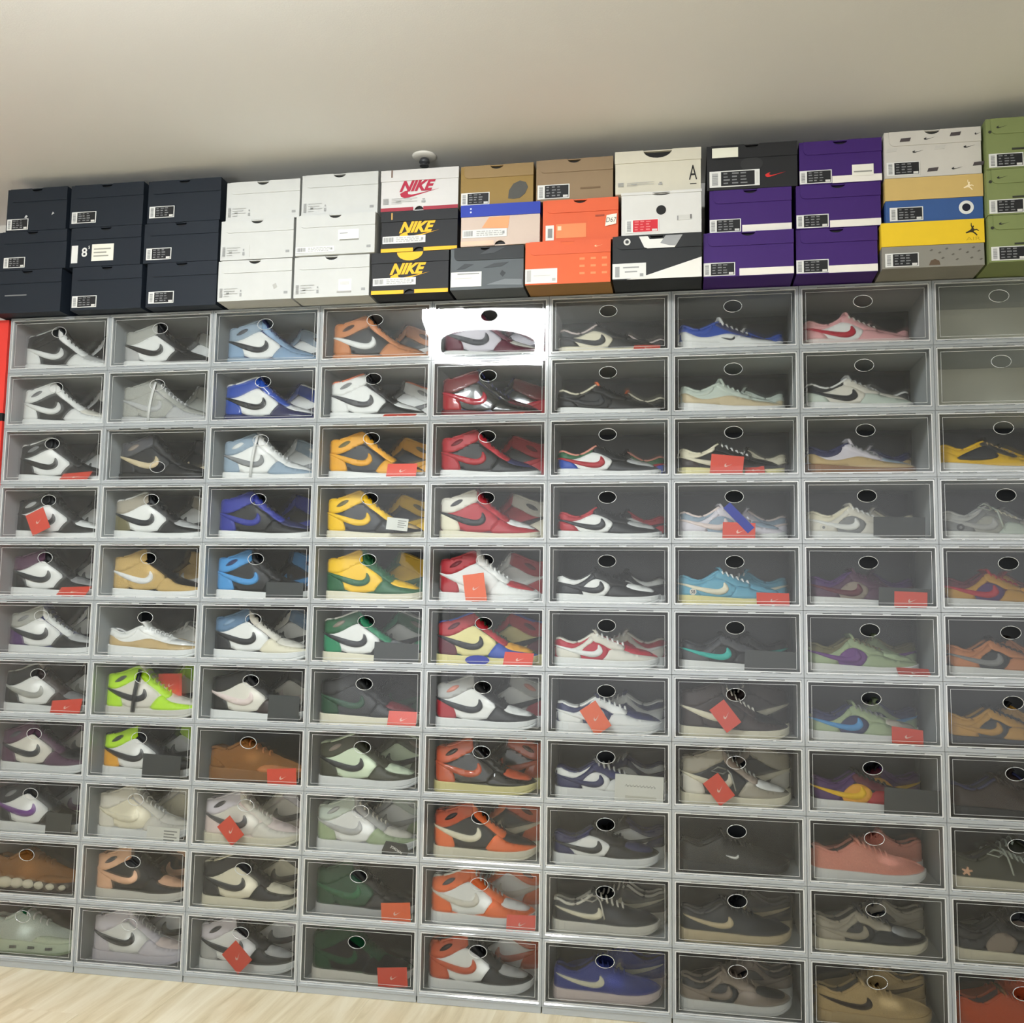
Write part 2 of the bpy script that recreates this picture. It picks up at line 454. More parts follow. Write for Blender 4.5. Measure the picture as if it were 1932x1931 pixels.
class Last:
    L = 30.0
    def __init__(s, zt, zs, zb, open_u, depth):
        s.zt_, s.zs_, s.zb_, s.open_u, s.depth = zt, zs, zb, open_u, depth
    def zt(s, u): return itp(s.zt_, u)
    def zs(s, u): return itp(s.zs_, u)
    def zb(s, u): return itp(s.zb_, u)
    def w(s, u, z):
        u = min(1, max(0, u))
        a, b = s.zs(u) - 0.6, s.zt(u)
        t = min(1, max(0, (z - a) / (b - a)))
        return itp(PLAN, u) * (1 - itp(KK, u) * t ** 2.4)
    def pt(s, x, z, off, side):
        L = s.L
        x = min(L - .02, max(.02, x))
        u = x / L
        z = min(z, s.zt(u))
        h = .12
        wx = (s.w((x + h) / L, z) - s.w((x - h) / L, z)) / (2 * h)
        wz = (s.w(u, z + h) - s.w(u, z - h)) / (2 * h)
        n = Vector((-wx, 1, -wz)).normalized()
        y = s.w(u, z)
        return Vector((x + n.x * off, side * (-(y + n.y * off)), z + n.z * off)) * 0.01
    # -- meshes, all in metres, heel at x=0, toe at x=0.3
    def panel(s, name, poly, off, rounds=1, step=0.9):
        poly = chaikin([(u * s.L, z) for u, z in poly], rounds)
        P = []
        for a, b in zip(poly, poly[1:] + poly[:1]):
            n = max(1, int(math.hypot(b[0] - a[0], b[1] - a[1]) / step))
            P += [(a[0] + (b[0] - a[0]) * k / n, a[1] + (b[1] - a[1]) * k / n) for k in range(n)]
        nb = len(P)
        xs = [p[0] for p in P]; zs = [p[1] for p in P]
        G = []
        x = min(xs) + step
        while x < max(xs):
            z = min(zs) + step
            while z < max(zs):
                if inside(P, x, z) and min(math.hypot(x - a, z - b) for a, b in P) > step * .5: G.append((x, z))
                z += step
            x += step
        r = delaunay_2d_cdt([Vector(p) for p in P + G], [], [list(range(nb))], 1, 1e-5)
        V2, T = r[0], [tuple(t) for t in r[2]]
        cnt = {}
        for t in T:
            for a, b in zip(t, t[1:] + t[:1]):
                cnt.setdefault((min(a, b), max(a, b)), []).append((a, b))
        bd = [e[0] for e in cnt.values() if len(e) == 1]
        mb = MB()
        for side in (1, -1):
            m = len(V2)
            v = [s.pt(p[0], p[1], off, side) for p in V2] + [s.pt(p[0], p[1], off - .3, side) for p in V2]
            f = list(T) + [(b, a, a + m, b + m) for a, b in bd]
            if side < 0: f = [tuple(reversed(q)) for q in f]
            mb.add(v, f)
        me = bpy.data.meshes.new(name)
        me.from_pydata([tuple(v) for v in mb.v], [], mb.f)
        me.polygons.foreach_set('use_smooth', [True] * len(me.polygons))
        me.materials.append(pm('white'))
        return me
    def upper(s):
        us = [0, .01, .025, .05, .08, .12, .16, .2, .25, .3, .34, .37, .39, .41, .43, .46, .5, .55, .6, .65, .7, .75, .8, .85, .89, .92, .95, .97, .985, 1]
        NT = 8
        V, F, I = [], [], []
        for u in us:
            a, b = s.zs(u) - .6, s.zt(u)
            x = u * s.L
            op = 1 if u < s.open_u else max(0, 1 - (u - s.open_u) / .05)
            op *= min(1, u / .03)
            half = [(s.w(u, a + (b - a) * k / (NT - 1)), a + (b - a) * k / (NT - 1)) for k in range(NT)]
            wt = half[-1][0]
            half += [(max(.05, wt - .5 * min(1, wt)), b + .02 - .3 * op), (max(.04, wt - .7 * min(1, wt)), b + (.25 if u > s.open_u and u < .72 else .03) - s.depth * op)]
            ring = [(x, -y, z) for y, z in half] + [(x, y, z) for y, z in reversed(half)]
            V += [Vector(p) * .01 for p in ring]
        n = 2 * (NT + 2)
        for i in range(len(us) - 1):
            for k in range(n - 1):
                F.append((i * n + k, (i + 1) * n + k, (i + 1) * n + k + 1, i * n + k + 1))
                I.append(1 if NT - 1 <= k <= n - NT - 1 and us[i] < s.open_u else 0)
        F += [tuple(range(n)), tuple((len(us) - 1) * n + k for k in reversed(range(n)))]; I += [0, 0]
        return mesh('upper', V, F, True, [pm('black'), pm('charcoal')], I)
    def slab(s, name, lo, hi, grow, chamfer=.15):
        us = [0, .004, .015, .035, .07, .12, .2, .3, .4, .5, .6, .7, .78, .85, .9, .94, .97, .988, .997, 1]
        V, F = [], []
        for u in us:
            wd = itp(PLAN, u) + grow
            x = -.2 + u * (s.L + .5)
            a, b = lo(u), hi(u)
            h = [(wd - chamfer, a), (wd, a + .2), (wd, b - .2), (wd - chamfer, b)]
            V += [Vector((x, -y, z)) * .01 for y, z in h] + [Vector((x, y, z)) * .01 for y, z in reversed(h)]
        n = 8
        for i in range(len(us) - 1):
            F += [(i * n + k, (i + 1) * n + k, (i + 1) * n + (k + 1) % n, i * n + (k + 1) % n) for k in range(n)]
        F += [tuple(range(n)), tuple((len(us) - 1) * n + k for k in reversed(range(n)))]
        return mesh(name, V, F, False, [pm('white', 'sole')])
    def laces(s, u0, u1, n, wid=.32):
        mb = MB()
        for k in range(n):
            u = u0 + (u1 - u0) * k / (n - 1)
            z = s.zt(u)
            y = s.w(u, z) + .25
            x = u * s.L
            mb.tube([Vector((x + .25, -y - .12, z - .75)) * .01, Vector((x, -y, z - .1)) * .01, Vector((x - .1, -y * .55, z + .5)) * .01, Vector((x - .15, 0, z + .62)) * .01,
                     Vector((x - .1, y * .55, z + .5)) * .01, Vector((x, y, z - .1)) * .01, Vector((x + .25, y + .12, z - .75)) * .01], wid * .01, 5)
        return mb.mesh('laces', [pm('white')], True)
    def tongue(s, u0, z0, u1, z1):
        V, F = [], []
        for i in range(6):
            f = i / 5
            u, z = u0 + (u1 - u0) * f, z0 + (z1 - z0) * f
            hw = 2.0 + .9 * f
            for dy in (-1, -.6, 0, .6, 1):
                V.append(Vector((u * s.L + .35 * (1 - dy * dy) - .1, dy * hw, z - .5 * dy * dy * (f == 1))) * .01)
            for dy in (1, .6, 0, -.6, -1):
                V.append(Vector((u * s.L - .8 + .3 * (1 - dy * dy), dy * hw * .97, z - .5 * dy * dy * (f == 1) - .1)) * .01)
        for i in range(5):
            F += [(i * 10 + k, i * 10 + (k + 1) % 10, (i + 1) * 10 + (k + 1) % 10, (i + 1) * 10 + k) for k in range(10)]
        F += [tuple(range(10)), tuple(50 + k for k in reversed(range(10)))]
        return mesh('tongue', V, F, True, [pm('black')])
    def rim(s, u0, u1, r=.38):
        mb = MB()
        N = 14
        for sd in (1, -1):
            pts = []
            for k in range(N + 1):
                u = u0 + (u1 - u0) * k / N
                z = s.zt(u)
                pts.append(Vector((u * s.L, -sd * (s.w(u, z) - .12), z + .02)) * .01)
            mb.tube(pts, r * .01, 6)
        mb.tube([Vector((u0 * s.L, q * (s.w(u0, s.zt(u0)) - .12), s.zt(u0))) * .01 for q in (-1, 0, 1)], r * .01, 6)
        return mb.mesh('collar_rim', [pm('black')], True)

def inside(P, x, y):
    c = False
    for (a, b), (d, e) in zip(P, P[1:] + P[:1]):
        if (b > y) != (e > y) and x < (d - a) * (y - b) / (e - b) + a: c = not c
    return c

ZS = [(0, 3.5), (.2, 3.3), (.4, 2.9), (.6, 2.6), (.8, 2.7), (.9, 3.0), (.97, 3.4), (1, 3.6)]
ZBT = [(0, .35), (.04, 0), (.74, 0), (.85, .3), (.92, .8), (.97, 1.5), (1, 2.1)]
HI = Last([(0, 11.6), (.02, 12.6), (.05, 13.0), (.12, 13.2), (.2, 13.9), (.28, 14.9), (.34, 15.6), (.38, 15.7), (.41, 14.8), (.45, 13.3), (.55, 10.3), (.65, 8.2), (.72, 7.2), (.8, 6.5), (.87, 5.9), (.93, 5.1), (.97, 4.4), (1, 3.7)], ZS, ZBT, .38, 6.0)
LO = Last([(0, 7.9), (.03, 8.8), (.07, 8.6), (.12, 7.8), (.18, 7.4), (.24, 7.7), (.30, 8.7), (.35, 9.8), (.39, 10.4), (.42, 10.0), (.5, 8.9), (.6, 7.6), (.7, 6.7), (.8, 6.2), (.88, 5.7), (.94, 4.9), (.98, 4.2), (1, 3.7)], ZS, ZBT, .39, 3.4)
ZSR = [(0, 4.2), (.1, 3.9), (.25, 3.6), (.5, 3.0), (.75, 2.7), (.9, 3.0), (1, 3.6)]
RU = Last([(0, 8.0), (.03, 9.0), (.07, 8.6), (.13, 7.7), (.19, 7.5), (.26, 8.3), (.33, 9.4), (.38, 9.9), (.42, 9.5), (.5, 8.4), (.6, 7.2), (.7, 6.3), (.8, 5.7), (.88, 5.2), (.94, 4.6), (.98, 4.1), (1, 3.7)], ZSR, ZBT, .38, 3.2)
FO = Last([(0, 8.6), (.03, 10.0), (.08, 10.2), (.15, 9.6), (.22, 10.0), (.3, 11.4), (.38, 12.2), (.44, 11.4), (.55, 9.6), (.66, 8.2), (.76, 7.2), (.85, 6.4), (.92, 5.5), (.97, 4.6), (1, 3.8)], [(0, 4.8), (.3, 4.2), (.7, 3.4), (1, 3.8)], ZBT, .36, 3.5)

PANELS = {
 'HI': dict(
  quarter=('quarter_panel', [(.0, 8.7), (.0, 9.2), (.10, 8.5), (.20, 9.5), (.30, 11.3), (.37, 12.0), (.42, 10.8), (.50, 9.3), (.605, 7.0), (.56, 5.0), (.50, 2.9), (.21, 3.2), (.19, 6.2), (.10, 7.9)], .10, 1),
  heel=('heel_panel', [(0, 3.3), (0, 8.8), (.06, 8.4), (.13, 7.5), (.185, 6.4), (.21, 4.6), (.215, 3.1)], .16, 1),
  collar=('ankle_panel', [(0, 9.2), (.0, 11.6), (.02, 12.6), (.05, 13.0), (.12, 13.2), (.2, 13.9), (.28, 14.9), (.34, 15.5), (.375, 15.6), (.395, 14.0), (.38, 12.1), (.30, 11.2), (.20, 9.4), (.1, 8.5)], .14, 1),
  toecap=('toe_overlay', [(.50, 2.7), (.55, 5.0), (.605, 7.0), (.65, 6.5), (.69, 5.4), (.76, 4.7), (.85, 4.3), (.93, 4.0), (1, 3.6), (1, 3.2), (.9, 2.7), (.7, 2.4)], .18, 1),
  toebox=('toe_box', [(.67, 5.6), (.70, 7.3), (.8, 6.4), (.87, 5.8), (.93, 5.0), (.96, 4.5), (.93, 4.1), (.85, 4.4), (.76, 4.8)], .08, 1),
  eyestay=('eyestay', [(.37, 15.5), (.385, 15.5), (.41, 14.7), (.45, 13.2), (.55, 10.2), (.65, 8.1), (.71, 7.2), (.685, 5.8), (.62, 6.8), (.53, 8.9), (.44, 10.7), (.385, 12.2)], .24, 1),
  swoosh=('side_logo', [(-.005, 9.3), (.0, 8.9), (.1, 7.4), (.2, 6.0), (.29, 5.1), (.36, 4.8), (.43, 5.2), (.47, 6.3), (.465, 7.7), (.44, 8.8), (.425, 8.9), (.425, 7.7), (.405, 6.9), (.37, 6.6), (.30, 6.9), (.2, 7.7), (.1, 8.5)], .30, 1),
  wing=('ankle_emblem', [(.10, 10.6), (.15, 10.7), (.20, 11.4), (.24, 12.6), (.21, 12.9), (.15, 12.2)], .22, 1)),
 'LO': dict(
  quarter=('quarter_panel', [(0, 6.4), (0, 6.9), (.12, 6.1), (.20, 6.5), (.27, 7.5), (.34, 8.4), (.40, 8.0), (.47, 7.1), (.535, 5.9), (.52, 4.6), (.47, 2.7), (.20, 3.1), (.15, 5.1), (.08, 5.9)], .10, 1),
  heel=('heel_panel', [(0, 3.3), (0, 6.5), (.08, 5.9), (.15, 5.1), (.195, 3.9), (.205, 3.1)], .16, 1),
  collar=('ankle_panel', [(0, 6.9), (0, 8.0), (.03, 8.7), (.07, 8.5), (.12, 7.7), (.18, 7.3), (.24, 7.6), (.30, 8.6), (.345, 9.5), (.34, 8.3), (.27, 7.4), (.2, 6.4), (.12, 6.0)], .13, 1),
  eyestay=('eyestay', [(.345, 9.5), (.39, 10.3), (.42, 9.9), (.5, 8.8), (.6, 7.5), (.68, 6.7), (.66, 5.5), (.58, 6.0), (.53, 6.0), (.47, 7.1), (.4, 8.0), (.34, 8.3)], .22, 1),
  toecap=('toe_overlay', [(.47, 2.6), (.52, 4.6), (.54, 5.9), (.62, 5.7), (.68, 5.4), (.74, 4.6), (.84, 4.2), (.93, 3.9), (1, 3.6), (1, 3.2), (.9, 2.7), (.7, 2.4)], .18, 1),
  toebox=('toe_box', [(.665, 5.6), (.70, 6.7), (.8, 6.1), (.88, 5.6), (.95, 4.7), (.93, 4.0), (.84, 4.3), (.74, 4.7)], .08, 1),
  swoosh=('side_logo', [(-.005, 7.0), (0, 6.6), (.1, 5.5), (.2, 4.5), (.3, 3.8), (.37, 3.5), (.43, 3.9), (.465, 4.9), (.455, 6.1), (.43, 7.0), (.415, 7.0), (.415, 6.0), (.39, 5.3), (.35, 5.1), (.25, 5.4), (.15, 5.9)], .30, 1)),
 'DU': dict(
  quarter=('quarter_panel', [(.265, 2.8), (.24, 4.6), (.30, 6.6), (.37, 7.8), (.45, 7.4), (.525, 5.8), (.50, 4.0), (.45, 2.6)], .06, 1),
  heel=('heel_panel', [(0, 3.3), (0, 6.6), (.09, 5.9), (.18, 5.8), (.26, 7.0), (.31, 8.2), (.345, 9.5), (.375, 8.9), (.37, 7.8), (.30, 6.6), (.24, 4.6), (.265, 2.9)], .16, 1),
  collar=('ankle_panel', [(0, 6.6), (0, 8.0), (.03, 8.7), (.07, 8.5), (.12, 7.7), (.18, 7.3), (.24, 7.6), (.30, 8.6), (.345, 9.5), (.31, 8.2), (.26, 7.0), (.18, 5.8), (.09, 5.9)], .12, 1),
  eyestay=('eyestay', [(.345, 9.5), (.39, 10.3), (.42, 9.9), (.5, 8.8), (.6, 7.5), (.68, 6.7), (.665, 5.5), (.58, 6.0), (.53, 5.9), (.45, 7.4), (.375, 7.9)], .20, 1),
  toecap=('toe_overlay', [(.45, 2.6), (.50, 4.0), (.53, 5.9), (.62, 5.8), (.68, 5.4), (.74, 4.6), (.84, 4.2), (.93, 3.9), (1, 3.6), (1, 3.2), (.9, 2.7), (.7, 2.4)], .18, 1),
  toebox=('toe_box', [(.665, 5.6), (.70, 6.7), (.8, 6.1), (.88, 5.6), (.95, 4.7), (.93, 4.0), (.84, 4.3), (.74, 4.7)], .08, 1),
  swoosh=('side_logo', [(-.005, 7.0), (0, 6.6), (.1, 5.5), (.2, 4.5), (.3, 3.8), (.37, 3.5), (.43, 3.9), (.465, 4.9), (.455, 6.1), (.43, 7.0), (.415, 7.0), (.415, 6.0), (.39, 5.3), (.35, 5.1), (.25, 5.4), (.15, 5.9)], .30, 1)),
 'RU': dict(
  heel=('mudguard', [(0, 4.1), (0, 6.9), (.05, 7.0), (.11, 6.0), (.18, 5.0), (.28, 5.0), (.38, 5.7), (.47, 6.2), (.56, 5.6), (.68, 4.6), (.8, 4.2), (.92, 4.0), (1, 3.7), (1, 3.2), (.8, 2.6), (.5, 2.9), (.2, 3.5)], .14, 1),
  collar=('ankle_panel', [(0, 6.9), (0, 8.1), (.03, 8.9), (.07, 8.5), (.13, 7.6), (.19, 7.4), (.26, 8.2), (.33, 9.2), (.30, 7.0), (.2, 5.8), (.12, 6.0), (.05, 7.0)], .10, 1),
  eyestay=('eyestay', [(.33, 9.2), (.38, 9.8), (.42, 9.4), (.5, 8.3), (.6, 7.1), (.68, 6.3), (.66, 5.3), (.57, 5.9), (.48, 6.9), (.4, 7.8)], .2, 1),
  toebox=('toe_box', [(.68, 5.0), (.70, 6.2), (.8, 5.6), (.88, 5.1), (.95, 4.4), (.9, 4.2), (.78, 4.4)], .08, 1),
  swoosh=('side_logo', [(.38, 5.0), (.43, 4.4), (.47, 4.0), (.50, 4.0), (.525, 4.4), (.525, 5.1), (.515, 5.1), (.505, 4.7), (.49, 4.5), (.46, 4.6)], .28, 1)),
 'FO': dict(
  heel=('heel_panel', [(0, 4.6), (0, 8.0), (.08, 7.2), (.16, 5.8), (.2, 4.3)], .14, 1),
  toecap=('toe_overlay', [(.5, 3.6), (.58, 5.6), (.7, 5.6), (.82, 5.0), (.93, 4.6), (1, 3.9), (1, 3.6), (.8, 3.3)], .14, 1)),
 'KN': dict(
  swoosh=('side_logo', [(.02, 7.2), (.03, 6.8), (.12, 5.7), (.22, 4.8), (.32, 4.1), (.39, 3.9), (.45, 4.3), (.475, 5.2), (.465, 6.2), (.44, 7.0), (.425, 7.0), (.425, 6.1), (.40, 5.5), (.36, 5.3), (.26, 5.6), (.16, 6.2)], .14, 1)),
}
# small logo near the toe side for plain pairs
MINI = ('side_logo', [(.40, 5.3), (.45, 4.6), (.485, 4.3), (.51, 4.3), (.53, 4.7), (.53, 5.3), (.52, 5.3), (.51, 4.95), (.495, 4.8), (.46, 4.95)], .28, 1)
LASTS = dict(HI=HI, LO=LO, DU=LO, RU=RU, FO=FO, KN=LO)
SHOE = {}
def shoe_mesh(t):
    if t in SHOE: return SHOE[t]
    L = LASTS[t]
    d = {}
    for k, (nm, poly, off, rd) in PANELS[t].items():
        d[k] = (nm, L.panel(nm, poly, off, rd))
    if t in ('LO', 'KN', 'HI'):
        d['mini'] = (MINI[0], L.panel(*MINI))
    d['base'] = ('upper', L.upper())
    d['sole'] = ('midsole', L.slab('midsole', lambda u: L.zb(u) + .75, lambda u: L.zs(u) + .0, .38))
    d['outsole'] = ('outsole', L.slab('outsole', lambda u: L.zb(u), lambda u: L.zb(u) + .8, .30))
    if t == 'HI':
        d['lace'] = ('laces', L.laces(.43, .68, 7)); d['tongue'] = ('tongue', L.tongue(.47, 12.2, .385, 16.6)); d['rim'] = ('collar_rim', L.rim(.025, .375))
    elif t == 'FO':
        d['lace'] = ('laces', L.laces(.42, .62, 4)); d['tongue'] = ('tongue', L.tongue(.45, 10.4, .37, 13.0)); d['rim'] = ('collar_rim', L.rim(.03, .37, .6))
    else:
        d['lace'] = ('laces', L.laces(.41, .66, 6)); d['tongue'] = ('tongue', L.tongue(.45, 8.8, .385, 11.7)); d['rim'] = ('collar_rim', L.rim(.025, .38, .42))
    SHOE[t] = d
    return d

def make_shoe(tpl, cols, label, loc, rz, fin='leather', scale=1.0):
    root = thing('sneaker', label, 'shoe', loc, rz, 'sneakers in the drop-front cases')
    root.scale = (scale,) * 3
    d = shoe_mesh(tpl)
    base = cols.get('base', 'black')
    for k, (nm, me) in d.items():
        if k == 'mini':
            if 'mini' not in cols: continue
        if k == 'swoosh' and 'mini' in cols: continue
        c = cols.get(k)
        if c is None:
            if k in ('swoosh', 'wing', 'quarter', 'heel', 'toecap', 'toebox', 'collar', 'eyestay'): continue
            c = {'base': base, 'sole': 'white', 'outsole': cols.get('sole', 'white'), 'lace': base, 'tongue': base, 'rim': cols.get('collar', base)}[k]
        kind = 'sole' if k in ('sole', 'outsole') else fin
        o = link(nm, me, root, None, pm(c, kind))
        if k == 'base':
            o.material_slots[1].link = 'OBJECT'; o.material_slots[1].material = pm(cols.get('lining', 'charcoal'))
        if c != base and k in ('swoosh', 'mini', 'quarter', 'heel', 'collar', 'toecap', 'toebox', 'sole'):
            o['label'] = WORD.get(c, c) + ' ' + nm.replace('_', ' ')
    return root

